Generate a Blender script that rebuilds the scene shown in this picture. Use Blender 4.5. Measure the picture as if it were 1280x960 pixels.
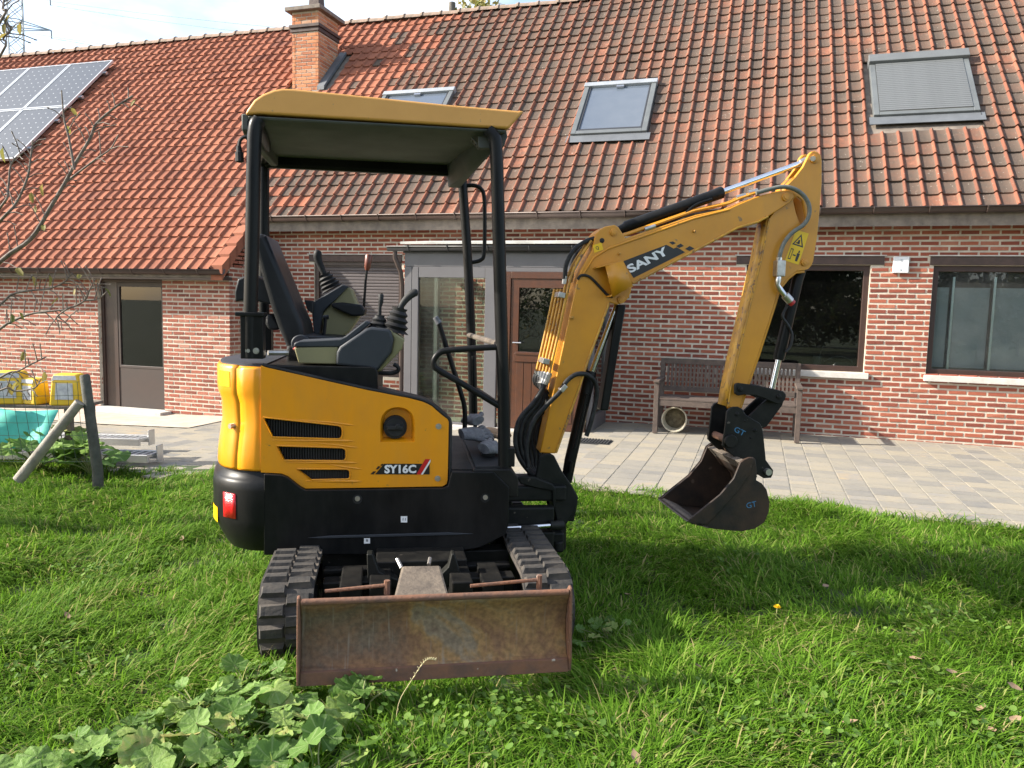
import bpy, bmesh, math, random
import numpy as np
from mathutils import Vector, Matrix, geometry
random.seed(7); np.random.seed(7)
for o in list(bpy.data.objects): bpy.data.objects.remove(o)
SC = bpy.context.scene
COL = SC.collection
R = math.radians
PI = math.pi
# ------------------------------------------------------------------ camera
PITCH, ROLL, EYE = R(5.67), R(1.33), 1.45
fwd = Vector((0, math.cos(PITCH), -math.sin(PITCH)))
r0, u0 = Vector((1, 0, 0)), Vector((0, math.sin(PITCH), math.cos(PITCH)))
rt = math.cos(ROLL) * r0 + math.sin(ROLL) * u0
upv = math.cos(ROLL) * u0 - math.sin(ROLL) * r0
cd = bpy.data.cameras.new('camera'); cam = bpy.data.objects.new('camera', cd); COL.objects.link(cam)
cam.matrix_world = Matrix(((rt.x, upv.x, -fwd.x, 0), (rt.y, upv.y, -fwd.y, 0), (rt.z, upv.z, -fwd.z, EYE), (0, 0, 0, 1)))
cd.sensor_width = 36; cd.lens = 36 * 962 / 1280; cd.clip_start = .05; cd.clip_end = 3000
SC.camera = cam
SC.render.resolution_x, SC.render.resolution_y = 1024, 768
# ------------------------------------------------------------------ sky and sun
SUN_DIR = Vector((-1, -0.04, 0)).normalized()      # horizontal direction towards the sun
SUN_EL = R(30)
w = bpy.data.worlds.new('World'); SC.world = w; w.use_nodes = True
nt = w.node_tree; nt.nodes.clear()
def N(nt, kind, **kw):
    n = nt.nodes.new(kind)
    for k, v in kw.items(): setattr(n, k, v)
    return n
sky = N(nt, 'ShaderNodeTexSky', sky_type='NISHITA', sun_disc=False)
sky.sun_elevation = SUN_EL
sky.sun_rotation = math.atan2(SUN_DIR.x, SUN_DIR.y)
sky.air_density = 1.0; sky.dust_density = 1.6; sky.ozone_density = 1.0
tc = N(nt, 'ShaderNodeTexCoord')
mp = N(nt, 'ShaderNodeMapping'); mp.inputs['Scale'].default_value = (1, 1, 2.6)
nz = N(nt, 'ShaderNodeTexNoise'); nz.inputs['Scale'].default_value = 3.1; nz.inputs['Detail'].default_value = 7; nz.inputs['Roughness'].default_value = .55
rp = N(nt, 'ShaderNodeValToRGB'); rp.color_ramp.elements[0].position = .47; rp.color_ramp.elements[1].position = .70
rp.color_ramp.elements[0].color = (.12, .12, .12, 1); rp.color_ramp.elements[1].color = (.95, .95, .95, 1)
mx = N(nt, 'ShaderNodeMix', data_type='RGBA')
mx.inputs['B'].default_value = (4.6, 4.75, 5.0, 1)
bg = N(nt, 'ShaderNodeBackground'); bg.inputs['Strength'].default_value = .15
wo = N(nt, 'ShaderNodeOutputWorld')
L = nt.links.new
L(tc.outputs['Generated'], mp.inputs['Vector']); L(mp.outputs['Vector'], nz.inputs['Vector']); L(nz.outputs['Fac'], rp.inputs['Fac'])
L(rp.outputs['Color'], mx.inputs['Factor']); L(sky.outputs['Color'], mx.inputs['A']); L(mx.outputs['Result'], bg.inputs['Color']); L(bg.outputs['Background'], wo.inputs['Surface'])
sl = bpy.data.lights.new('sun', 'SUN'); sl.energy = 5.0; sl.angle = R(.55); sl.color = (1, .93, .82)
so = bpy.data.objects.new('sun', sl); COL.objects.link(so)
sd = Vector((SUN_DIR.x * math.cos(SUN_EL), SUN_DIR.y * math.cos(SUN_EL), math.sin(SUN_EL)))
so.rotation_euler = sd.to_track_quat('Z', 'Y').to_euler(); so.location = (-6, -3, 8)
vs = SC.view_settings; vs.view_transform = 'Standard'; vs.look = 'None'; vs.exposure = 1.24; vs.gamma = 1
# ------------------------------------------------------------------ materials
def ramp(nt, stops):
    r = N(nt, 'ShaderNodeValToRGB'); e = r.color_ramp.elements
    while len(e) < len(stops): e.new(.5)
    for i, (p, c) in enumerate(stops): e[i].position = p; e[i].color = (*c, 1)
    return r
MATS = {}
def mat(name, col, rough=.5, metal=0., col2=None, scale=6., contrast=(.35, .65), bump=0., bscale=60., spots=None, grime=None, coat=0., spec=.5, coords='Object', rvar=.12):
    """principled base colour with a second colour worn in by noise, fine relief and optional specks"""
    m = bpy.data.materials.new(name); m.use_nodes = True; MATS[name] = m
    t = m.node_tree; b = t.nodes['Principled BSDF']; L = t.links.new
    b.inputs['Roughness'].default_value = rough; b.inputs['Metallic'].default_value = metal
    b.inputs['Specular IOR Level'].default_value = spec
    if coat: b.inputs['Coat Weight'].default_value = coat; b.inputs['Coat Roughness'].default_value = .12
    c = N(t, 'ShaderNodeTexCoord')
    n = N(t, 'ShaderNodeTexNoise'); n.inputs['Scale'].default_value = scale; n.inputs['Detail'].default_value = 8; n.inputs['Roughness'].default_value = .6
    L(c.outputs[coords], n.inputs['Vector'])
    c2 = col2 or tuple(x * .82 for x in col)
    r = ramp(t, [(contrast[0], col), (contrast[1], c2)]); L(n.outputs['Fac'], r.inputs['Fac'])
    out = r.outputs['Color']
    if spots:
        n2 = N(t, 'ShaderNodeTexNoise'); n2.inputs['Scale'].default_value = spots[1]; n2.inputs['Detail'].default_value = 6; L(c.outputs[coords], n2.inputs['Vector'])
        r2 = ramp(t, [(spots[2], (0, 0, 0)), (spots[2] + .05, (1, 1, 1))]); L(n2.outputs['Fac'], r2.inputs['Fac'])
        mxn = N(t, 'ShaderNodeMix', data_type='RGBA'); L(r2.outputs['Color'], mxn.inputs['Factor']); L(out, mxn.inputs['A']); mxn.inputs['B'].default_value = (*spots[0], 1)
        out = mxn.outputs['Result']
    if grime:
        n4 = N(t, 'ShaderNodeTexNoise'); n4.inputs['Scale'].default_value = grime[1]; n4.inputs['Detail'].default_value = 9; n4.inputs['Roughness'].default_value = .68; m4 = N(t, 'ShaderNodeMapping'); m4.inputs['Scale'].default_value = (1, 1, .3); L(c.outputs[coords], m4.inputs['Vector']); L(m4.outputs['Vector'], n4.inputs['Vector'])
        r4 = ramp(t, [(.42, (0, 0, 0)), (.78, (grime[2],) * 3)]); L(n4.outputs['Fac'], r4.inputs['Fac'])
        mg_ = N(t, 'ShaderNodeMix', data_type='RGBA'); L(r4.outputs['Color'], mg_.inputs['Factor']); L(out, mg_.inputs['A']); mg_.inputs['B'].default_value = (*grime[0], 1); out = mg_.outputs['Result']
    L(out, b.inputs['Base Color'])
    mr = N(t, 'ShaderNodeMapRange'); mr.inputs['To Min'].default_value = max(.02, rough - rvar); mr.inputs['To Max'].default_value = min(1, rough + rvar)
    L(n.outputs['Fac'], mr.inputs['Value']); L(mr.outputs['Result'], b.inputs['Roughness'])
    if bump:
        n3 = N(t, 'ShaderNodeTexNoise'); n3.inputs['Scale'].default_value = bscale; n3.inputs['Detail'].default_value = 5; L(c.outputs[coords], n3.inputs['Vector'])
        bp = N(t, 'ShaderNodeBump'); bp.inputs['Strength'].default_value = bump; bp.inputs['Distance'].default_value = .01; L(n3.outputs['Fac'], bp.inputs['Height']); L(bp.outputs['Normal'], b.inputs['Normal'])
    return m
def pieces(name, stops, rough=.85, mottle=.35, mscale=14., bump=.4, bscale=70., specks=None, trans=0., rand=1., drift=0., dscale=.7, spec=.3):
    """each piece takes its own colour from the ramp (per object and per mesh island), mottled by world-space noise"""
    m = bpy.data.materials.new(name); m.use_nodes = True; MATS[name] = m
    t = m.node_tree; b = t.nodes['Principled BSDF']; L = t.links.new
    b.inputs['Roughness'].default_value = rough; b.inputs['Specular IOR Level'].default_value = spec
    g = N(t, 'ShaderNodeNewGeometry'); oi = N(t, 'ShaderNodeObjectInfo')
    ad = N(t, 'ShaderNodeMath', operation='ADD'); L(g.outputs['Random Per Island'], ad.inputs[0]); L(oi.outputs['Random'], ad.inputs[1])
    f0 = N(t, 'ShaderNodeMath', operation='FRACT'); L(ad.outputs[0], f0.inputs[0])
    fr = N(t, 'ShaderNodeMath', operation='MULTIPLY_ADD'); L(f0.outputs[0], fr.inputs[0]); fr.inputs[1].default_value = rand; fr.inputs[2].default_value = (1 - rand) / 2
    if drift:
        nd = N(t, 'ShaderNodeTexNoise'); nd.inputs['Scale'].default_value = dscale; nd.inputs['Detail'].default_value = 4; L(g.outputs['Position'], nd.inputs['Vector'])
        s0 = N(t, 'ShaderNodeMath', operation='SUBTRACT'); L(nd.outputs['Fac'], s0.inputs[0]); s0.inputs[1].default_value = .5
        f1 = N(t, 'ShaderNodeMath', operation='MULTIPLY_ADD'); L(s0.outputs[0], f1.inputs[0]); f1.inputs[1].default_value = drift * 2; L(fr.outputs[0], f1.inputs[2]); fr = f1
    n = N(t, 'ShaderNodeTexNoise'); n.inputs['Scale'].default_value = mscale; n.inputs['Detail'].default_value = 7; n.inputs['Roughness'].default_value = .65
    L(g.outputs['Position'], n.inputs['Vector'])
    sb = N(t, 'ShaderNodeMath', operation='SUBTRACT'); L(n.outputs['Fac'], sb.inputs[0]); sb.inputs[1].default_value = .5
    ma = N(t, 'ShaderNodeMath', operation='MULTIPLY_ADD'); L(sb.outputs[0], ma.inputs[0]); ma.inputs[1].default_value = mottle; L(fr.outputs[0], ma.inputs[2])
    r = ramp(t, stops); L(ma.outputs[0], r.inputs['Fac']); out = r.outputs['Color']
    if specks:
        n2 = N(t, 'ShaderNodeTexNoise'); n2.inputs['Scale'].default_value = specks[1]; n2.inputs['Detail'].default_value = 6; n2.inputs['Roughness'].default_value = .7; L(g.outputs['Position'], n2.inputs['Vector'])
        r2 = ramp(t, [(specks[2], (0, 0, 0)), (specks[2] + .06, (1, 1, 1))]); L(n2.outputs['Fac'], r2.inputs['Fac'])
        mxn = N(t, 'ShaderNodeMix', data_type='RGBA'); L(r2.outputs['Color'], mxn.inputs['Factor']); L(out, mxn.inputs['A']); mxn.inputs['B'].default_value = (*specks[0], 1)
        out = mxn.outputs['Result']
    L(out, b.inputs['Base Color'])
    if bump:
        n3 = N(t, 'ShaderNodeTexNoise'); n3.inputs['Scale'].default_value = bscale; n3.inputs['Detail'].default_value = 5; L(g.outputs['Position'], n3.inputs['Vector'])
        bp = N(t, 'ShaderNodeBump'); bp.inputs['Strength'].default_value = bump; bp.inputs['Distance'].default_value = .008; L(n3.outputs['Fac'], bp.inputs['Height']); L(bp.outputs['Normal'], b.inputs['Normal'])
    if trans:
        tr = N(t, 'ShaderNodeBsdfTranslucent'); L(out, tr.inputs['Color'])
        ms = N(t, 'ShaderNodeMixShader'); ms.inputs[0].default_value = trans
        L(b.outputs[0], ms.inputs[1]); L(tr.outputs[0], ms.inputs[2]); L(ms.outputs[0], t.nodes['Material Output'].inputs['Surface'])
    return m
def glass(name, tint=(.9, .95, .93), ior=1.5, dirt=.04, rough=0.01):
    """thin window pane: mirror by Fresnel, clear otherwise, a little dusty"""
    m = bpy.data.materials.new(name); m.use_nodes = True; MATS[name] = m
    t = m.node_tree; t.nodes.clear(); L = t.links.new
    f = N(t, 'ShaderNodeFresnel'); f.inputs['IOR'].default_value = ior
    gl = N(t, 'ShaderNodeBsdfGlossy'); gl.inputs['Roughness'].default_value = rough
    tp = N(t, 'ShaderNodeBsdfTransparent'); tp.inputs['Color'].default_value = (*tint, 1)
    df = N(t, 'ShaderNodeBsdfDiffuse'); df.inputs['Color'].default_value = (.6, .6, .58, 1)
    g = N(t, 'ShaderNodeNewGeometry'); n = N(t, 'ShaderNodeTexNoise'); n.inputs['Scale'].default_value = 5; n.inputs['Detail'].default_value = 6; L(g.outputs['Position'], n.inputs['Vector'])
    mu = N(t, 'ShaderNodeMath', operation='MULTIPLY'); L(n.outputs['Fac'], mu.inputs[0]); mu.inputs[1].default_value = dirt * 2
    m1 = N(t, 'ShaderNodeMixShader'); L(mu.outputs[0], m1.inputs[0]); L(tp.outputs[0], m1.inputs[1]); L(df.outputs[0], m1.inputs[2])
    m2 = N(t, 'ShaderNodeMixShader'); L(f.outputs[0], m2.inputs[0]); L(m1.outputs[0], m2.inputs[1]); L(gl.outputs[0], m2.inputs[2])
    o = N(t, 'ShaderNodeOutputMaterial'); L(m2.outputs[0], o.inputs['Surface'])
    return m
# ------------------------------------------------------------------ mesh helpers
def new_obj(name, me, parent=None):
    o = bpy.data.objects.new(name, me); COL.objects.link(o)
    if parent: o.parent = parent
    return o
def tag(o, label, cat=None, group=None, kind=None):
    if label: o['label'] = label
    if cat: o['category'] = cat
    if group: o['group'] = group
    if kind: o['kind'] = kind
    return o
def empty(name, loc, rz=0, label=None, cat=None, group=None):
    o = bpy.data.objects.new(name, None); COL.objects.link(o); o.location = loc; o.rotation_euler = (0, 0, rz); o.empty_display_size = .2
    return tag(o, label, cat, group)
class MB:
    def __init__(s): s.v = []; s.f = []
    def add(s, vs, fs):
        k = len(s.v); s.v += [tuple(p) for p in vs]; s.f += [tuple(i + k for i in f) for f in fs]; return s
    def box(s, a, b, M=None):
        (x0, y0, z0), (x1, y1, z1) = a, b
        vs = [(x0, y0, z0), (x1, y0, z0), (x1, y1, z0), (x0, y1, z0), (x0, y0, z1), (x1, y0, z1), (x1, y1, z1), (x0, y1, z1)]
        if M: vs = [M @ Vector(p) for p in vs]
        return s.add(vs, [(3, 2, 1, 0), (4, 5, 6, 7), (0, 1, 5, 4), (1, 2, 6, 5), (2, 3, 7, 6), (3, 0, 4, 7)])
    def prism(s, poly, a, b, axis='v', holes=(), shift=(0, 0)):
        """2-D outline pushed from a to b; axis v: (x,z) along y, z: (x,y) along z, u: (y,z) along x; shift moves the far cap"""
        def P(p, d, sh=(0, 0)):
            p = (p[0] + sh[0], p[1] + sh[1])
            return (p[0], d, p[1]) if axis == 'v' else ((p[0], p[1], d) if axis == 'z' else (d, p[0], p[1]))
        loops = [list(poly)] + [list(h) for h in holes]
        flat = [p for l in loops for p in l]; n = len(flat); k = len(s.v)
        s.v += [P(p, a) for p in flat] + [P(p, b, shift) for p in flat]
        if holes:
            tr = geometry.tessellate_polygon([[Vector((p[0], p[1], 0)) for p in l] for l in loops])
            for t in tr: s.f.append(tuple(k + i for i in t)); s.f.append(tuple(k + n + i for i in reversed(t)))
        else:
            s.f.append(tuple(range(k, k + n))); s.f.append(tuple(k + n + i for i in reversed(range(n))))
        o = 0
        for l in loops:
            m = len(l)
            for i in range(m):
                j = (i + 1) % m; s.f.append((k + o + i, k + o + j, k + n + o + j, k + n + o + i))
            o += m
        return s
    def tube(s, pts, r, n=8, cap=True, closed=False):
        pts = [Vector(p) for p in pts]; m = len(pts)
        rs = r if isinstance(r, (list, tuple)) else [r] * m
        up = None; k = len(s.v)
        for i, p in enumerate(pts):
            d = (pts[min(i + 1, m - 1)] - pts[max(i - 1, 0)]).normalized()
            if up is None: up = d.orthogonal().normalized()
            up = (up - d * up.dot(d))
            up = up.normalized() if up.length > 1e-6 else d.orthogonal().normalized()
            sd = d.cross(up)
            for j in range(n):
                a = 2 * PI * j / n; s.v.append(tuple(p + (up * math.cos(a) + sd * math.sin(a)) * rs[i]))
        for i in range(m - 1):
            for j in range(n): s.f.append((k + i * n + j, k + i * n + (j + 1) % n, k + (i + 1) * n + (j + 1) % n, k + (i + 1) * n + j))
        if cap: s.f.append(tuple(k + j for j in reversed(range(n)))); s.f.append(tuple(k + (m - 1) * n + j for j in range(n)))
        return s
    def cyl(s, a, b, r, n=16): return s.tube([a, b], r, n)
    def loft(s, rows, closed=False, capends=False):
        k = len(s.v); m = len(rows[0])
        for r in rows: s.v += [tuple(p) for p in r]
        for i in range(len(rows) - 1):
            for j in range(m if closed else m - 1):
                j2 = (j + 1) % m; s.f.append((k + i * m + j, k + i * m + j2, k + (i + 1) * m + j2, k + (i + 1) * m + j))
        if capends: s.f.append(tuple(k + j for j in reversed(range(m)))); s.f.append(tuple(k + (len(rows) - 1) * m + j for j in range(m)))
        return s
    def mesh(s, name, angle=35, recalc=True):
        me = bpy.data.meshes.new(name); me.from_pydata(s.v, [], s.f); me.validate()
        if recalc:
            bm = bmesh.new(); bm.from_mesh(me); bmesh.ops.recalc_face_normals(bm, faces=bm.faces); bm.to_mesh(me); bm.free()
        if angle: me.polygons.foreach_set('use_smooth', [True] * len(me.polygons)); me.set_sharp_from_angle(angle=R(angle))
        return me
    def build(s, name, m, parent=None, angle=35, bev=0, seg=2, recalc=True, solid=0):
        me = s.mesh(name, angle, recalc); me.materials.append(MATS[m] if isinstance(m, str) else m)
        o = new_obj(name, me, parent)
        if solid: q = o.modifiers.new('thickness', 'SOLIDIFY'); q.thickness = solid
        if bev:
            q = o.modifiers.new('edge', 'BEVEL'); q.width = bev; q.segments = seg; q.limit_method = 'ANGLE'; q.angle_limit = R(40); q.harden_normals = False
        return o
def smooth_path(pts, k=6):
    """Catmull-Rom through the points"""
    P = [Vector(p) for p in pts]; P = [P[0] * 2 - P[1]] + P + [P[-1] * 2 - P[-2]]; out = []
    for i in range(1, len(P) - 2):
        a, b, c, d = P[i - 1:i + 3]
        for j in range(k):
            t = j / k; out.append(.5 * ((2 * b) + (c - a) * t + (2 * a - 5 * b + 4 * c - d) * t * t + (3 * b - a - 3 * c + d) * t ** 3))
    out.append(P[-2]); return out
def big_mesh(name, V, F, m, parent=None, smooth=False):
    """numpy vertices (n,3) and faces (m,k) straight into a mesh"""
    me = bpy.data.meshes.new(name); V = np.asarray(V, np.float32); F = np.asarray(F, np.int32); k = F.shape[1]
    me.vertices.add(len(V)); me.vertices.foreach_set('co', V.ravel())
    me.loops.add(F.size); me.loops.foreach_set('vertex_index', F.ravel())
    me.polygons.add(len(F)); me.polygons.foreach_set('loop_start', np.arange(0, F.size, k, dtype=np.int32))
    if smooth: me.polygons.foreach_set('use_smooth', np.ones(len(F), bool))
    me.update(calc_edges=True); me.materials.append(MATS[m]); return new_obj(name, me, parent)
def text_mb(txt, size, bold=0., shear=0., depth=.0006, extra=0):
    c = bpy.data.curves.new('t', 'FONT'); c.body = txt; c.size = size; c.offset = bold; c.shear = shear; c.extrude = depth; c.space_character = 1 + extra; c.resolution_u = 3
    o = bpy.data.objects.new('t', c); COL.objects.link(o); dg = bpy.context.evaluated_depsgraph_get(); dg.update()
    me = bpy.data.meshes.new_from_object(o.evaluated_get(dg)); vs = [tuple(v.co) for v in me.vertices]; fs = [tuple(p.vertices) for p in me.polygons]
    bpy.data.objects.remove(o); bpy.data.curves.remove(c); bpy.data.meshes.remove(me)
    return vs, fs
# ------------------------------------------------------------------ terrain: level by the machine, falling a little to the left
HB = R(17.4); HS = Vector((math.cos(HB), -math.sin(HB), 0)); HY = Vector((math.sin(HB), math.cos(HB), 0)); W0 = Vector((0, 10.4, 0))
def to_house(x, y): d = Vector((x, y, 0)) - W0; return d.dot(HS), d.dot(HY)
def from_house(s, y, z=0): p = W0 + HS * s + HY * y; return (p.x, p.y, z)
def zs(s): return -.034 * min(max(1.8 - s, 0), 7.)
def zg(x, y): return zs(to_house(x, y)[0])
# ------------------------------------------------------------------ colours of the place
pieces('brick', [(0, (.115, .037, .028)), (.22, (.20, .058, .039)), (.5, (.27, .076, .047)), (.78, (.33, .102, .060)), (1, (.38, .16, .105))], rough=.9, rand=.75, drift=.3, dscale=1.1, mottle=.55, mscale=22, bump=.5, bscale=120, specks=((.48, .37, .3), 34, .67))
pieces('wing_brick', [(0, (.17, .056, .040)), (.3, (.255, .080, .053)), (.7, (.325, .108, .070)), (1, (.38, .18, .13))], rough=.92, mottle=.6, mscale=22, bump=.5, bscale=120, specks=((.56, .45, .37), 30, .62))
pieces('chimney_brick', [(0, (.30, .12, .07)), (.4, (.46, .175, .082)), (.8, (.53, .24, .12)), (1, (.44, .27, .18))], rough=.9, mottle=.5, mscale=20, bump=.5, bscale=100)
mat('mortar', (.60, .53, .43), .95, col2=(.43, .375, .30), scale=5, bump=.4, bscale=150)
pieces('tile_old', [(0, (.085, .068, .056)), (.35, (.105, .078, .062)), (.6, (.13, .083, .062)), (.8, (.16, .085, .060)), (.93, (.205, .092, .060)), (1, (.26, .12, .08))], rough=.9, rand=.6, drift=.55, spec=.15, mottle=.9, mscale=9, bump=.6, bscale=70, specks=((.40, .36, .30), 26, .63))
pieces('tile_new', [(0, (.165, .070, .050)), (.3, (.245, .094, .058)), (.7, (.305, .117, .070)), (1, (.36, .155, .098))], rough=.9, rand=.6, drift=.35, spec=.15, mottle=.6, mscale=8, bump=.5, bscale=80, specks=((.26, .17, .13), 18, .66))
pieces('tile_roll', [(0, (.13, .066, .048)), (.4, (.20, .080, .052)), (.8, (.26, .10, .062)), (1, (.22, .13, .09))], rough=.9, rand=.7, drift=.3, spec=.15, mottle=.7, mscale=9, bump=.6, bscale=70, specks=((.30, .25, .20), 30, .62))
mat('ridge', (.36, .24, .18), .9, col2=(.22, .17, .13), scale=7, bump=.5)
mat('zinc_brown', (.075, .052, .044), .4, col2=(.055, .038, .034), scale=4, metal=.2)
mat('fascia', (.22, .18, .145), .8, col2=(.13, .108, .09), scale=9, bump=.3)
mat('brown_frame', (.05, .026, .019), .4, col2=(.037, .020, .016), scale=5)
mat('brown_panel', (.048, .031, .026), .5, col2=(.038, .026, .022), scale=3)
mat('lintel', (.075, .045, .036), .7, col2=(.05, .033, .028), scale=9, bump=.2)
mat('stone_sill', (.56, .53, .48), .8, col2=(.42, .40, .36), scale=8, bump=.2)
mat('dark_room', (.035, .033, .03), .9)
mat('shutter_slat', (.09, .075, .075), .5, col2=(.075, .06, .06), scale=5)
mat('porch_grey', (.125, .12, .125), .42, col2=(.105, .10, .105), scale=3)
mat('porch_dark', (.035, .036, .039), .4, col2=(.028, .029, .031), scale=3)
mat('porch_roof', (.55, .54, .50), .7, col2=(.40, .39, .36), scale=4)
mat('door_wood', (.085, .030, .014), .35, col2=(.060, .022, .011), scale=14, coat=.3)
mat('zinc', (.36, .38, .40), .5, col2=(.27, .29, .31), scale=5, metal=.3)
mat('lead', (.15, .16, .17), .6, col2=(.11, .118, .128), scale=4, metal=.2)
mat('shutter_grey', (.13, .137, .138), .5, col2=(.11, .116, .118), scale=4)
mat('roof_window_grey', (.13, .14, .14), .45, col2=(.10, .108, .11), scale=4)
mat('steel', (.62, .62, .62), .32, metal=1., col2=(.52, .52, .52), scale=9)
mat('white_plastic', (.72, .73, .74), .5, col2=(.62, .63, .65), scale=6)
mat('curtain', (.36, .37, .38), .8, col2=(.28, .30, .32), scale=3)
glass('pane'); glass('porch_pane', tint=(.82, .88, .84), dirt=.02)
glass('dark_pane', tint=(.5, .53, .53), ior=1.75, dirt=.004)
mat('skylight_glass', (.10, .12, .15), .05, col2=(.09, .11, .14), spec=1., rvar=.02)
# paving and ground
pieces('paver', [(0, (.165, .160, .150)), (.22, (.215, .20, .172)), (.45, (.255, .232, .188)), (.68, (.295, .258, .195)), (.84, (.245, .228, .20)), (1, (.33, .262, .172))], rough=.85, rand=.75, drift=.25, dscale=.9, mottle=.6, mscale=7, bump=.35, bscale=60)
mat('paver_joint', (.30, .27, .215), .95, col2=(.20, .185, .15), scale=12, bump=.4)
mat('apron', (.50, .43, .34), .9, col2=(.40, .33, .26), scale=5, bump=.3)
mat('soil', (.030, .060, .012), .95, col2=(.042, .045, .016), scale=3, bump=.6, bscale=40, coords='Object')
# ------------------------------------------------------------------ ground
def axis_vals(fine, lo, hi, far):
    a = list(np.arange(lo, hi + 1e-6, fine)); s = fine
    while a[-1] < far: s *= 1.45; a.append(a[-1] + s)
    s = fine
    while a[0] > -far: s *= 1.45; a.insert(0, a[0] - s)
    return np.array(a)
gx = axis_vals(.2, -8, 8, 900); gy = axis_vals(.2, -1, 12, 900)
def lump(x, y): return .012 * math.sin(x * 9.1 + 4 * math.sin(y * 2.3)) * math.sin(y * 8.3 + 1) + .024 * math.sin(x * 3.1 + 1.3 * y) + .014 * math.sin(y * 4.7 - 1.1 * x + 2) + .008 * math.sin(7.3 * x + 5.1 * y)
def lawn_z(x, y):
    q = -to_house(x, y)[1]
    return zg(x, y) + (lump(x, y) * min(1, max(0, (q - 3.7) / .4)) if abs(x) < 12 and q < 14 else 0) - (.02 if q < 3.9 else 0)
V = [(x, y, lawn_z(x, y)) for y in gy for x in gx]; nx = len(gx)
F = [(j * nx + i, j * nx + i + 1, (j + 1) * nx + i + 1, (j + 1) * nx + i) for j in range(len(gy) - 1) for i in range(nx - 1)]
tag(big_mesh('ground', V, F, 'soil', smooth=True), None, kind='structure')
# ------------------------------------------------------------------ patio with its pavers (house-aligned)
PX0, PX1, PQ = -8.2, 8.4, 3.86
def patio_q(s): return PQ + (.42 * min(1, max(0, (-.2 - s) / 1.5)))
pat = MB(); ss = np.linspace(PX0, PX1, 60)
pat.loft([[from_house(s, -patio_q(s), zs(s) + .001) for s in ss], [from_house(s, .1, zs(s) + .001) for s in ss]])
patio = pat.build('patio', 'paver_joint', angle=0); tag(patio, None, kind='structure')
def paver_mesh(w, l, k):
    r = random.Random(k); b = .004; h = [r.uniform(-.0010, .0010) for _ in range(4)]
    m = MB(); x, y = w / 2, l / 2
    m.add([(-x, -y, -.01), (x, -y, -.01), (x, y, -.01), (-x, y, -.01), (-x + b, -y + b, .0045 + h[0]), (x - b, -y + b, .0045 + h[1]), (x - b, y - b, .0045 + h[2]), (-x + b, y - b, .0045 + h[3])],
          [(4, 5, 6, 7), (0, 1, 5, 4), (1, 2, 6, 5), (2, 3, 7, 6), (3, 0, 4, 7)]); return m
CW = .212; JT = .007; lens = (.142, .212, .212, .284)
pvs = []
s = PX0 + CW / 2; ci = 0
while s < PX1 - CW / 2:
    y = -.03 - random.random() * .12
    while y > -patio_q(s) + .1:
        l = random.choice(lens); pvs.append((s, y - l / 2, l)); y -= l
    s += CW; ci += 1
pmesh = {}
for l in set(lens):
    for k in range(2):
        me = paver_mesh(CW - JT, l - JT, k).mesh('paver', 0, False); me.materials.append(MATS['paver']); pmesh[(l, k)] = me
def size_key(p):
    x, y, _ = from_house(p[0], p[1]); return y * y / p[2] + (0 if abs(x) < .62 * y and (x > .1 or x < -2.0) else 1e4)
pvs.sort(key=size_key)
for i, (s, y, l) in enumerate(pvs[:300]):
    o = new_obj('paver', pmesh[(l, i % 2)], patio); o.location = from_house(s, y, zs(s)); o.rotation_euler = (random.uniform(-.004, .004), random.uniform(-.004, .004), -HB)
rest = MB()
for i, (s, y, l) in enumerate(pvs[300:]):
    m = paver_mesh(CW - JT, l - JT, i % 5); rest.add([from_house(s + p[0], y + p[1], zs(s) + p[2]) for p in m.v], m.f)
tag(rest.build('paver_field', 'paver', patio, angle=0, recalc=False), None, kind='stuff')
# ------------------------------------------------------------------ the house
house = empty('brick_house', W0, -HB, 'long low red brick house with tiled roof, chimney and glazed grey porch behind the digger', 'house')
WL = .78                                     # the wing stands this far in front of the main wall
RZ, TANP, PIT = 2.66, math.tan(R(46)), R(46)
def roof_z(y): return RZ + (y + .25) * TANP
CS = -3.93                                   # wing corner
def brick_variant(w, h, k, d=.055, out=.0):
    r = random.Random(k); j = lambda a: r.uniform(-a, a); b = .004
    x, z = w / 2, h / 2
    return [(-x + j(.002), d, -z), (x + j(.002), d, -z), (x, d, z), (-x, d, z), (-x + b + j(.002), out + j(.002), -z + b + j(.0015)), (x - b + j(.002), out + j(.002), -z + b + j(.0015)), (x - b + j(.002), out + j(.002), z - b + j(.0015)), (-x + b + j(.002), out + j(.002), z - b + j(.0015))], \
           [(4, 5, 6, 7), (0, 1, 5, 4), (1, 2, 6, 5), (2, 3, 7, 6), (3, 0, 4, 7)]
CO, BL, JO = .0605, .200, .0145
def lay(s0, s1, z0, z1, holes):
    """running bond trimmed at the openings: list of (centre, z, width)"""
    out = []; r = 0; z = z0
    while z + CO <= z1 + .001:
        a = s0 - (BL / 2 if r % 2 else 0)
        while a < s1:
            iv = [(max(a, s0), min(a + BL - JO, s1))]
            for (h0, h1, g0, g1) in holes:
                if g0 < z + CO * .6 and g1 > z + CO * .4:
                    nv = []
                    for (p, q) in iv:
                        if p < h0: nv.append((p, min(q, h0)))
                        if q > h1: nv.append((max(p, h1), q))
                    iv = nv
            out += [((p + q) / 2, z + CO / 2, q - p) for p, q in iv if q - p > .025]
            a += BL
        z += CO; r += 1
    return out
W1 = (2.97, 4.36, .78, 2.04); W2 = (5.02, 7.0, .79, 2.04); SH = (-3.06, -1.66, .42, 2.05)
PORCH = (-1.16, 1.32, -.3, 2.14)
LI1 = (2.85, 4.50, 2.045, 2.145); LI2 = (4.98, 7.2, 2.045, 2.145); LI3 = (-3.14, -1.66, 2.05, 2.15)
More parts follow.
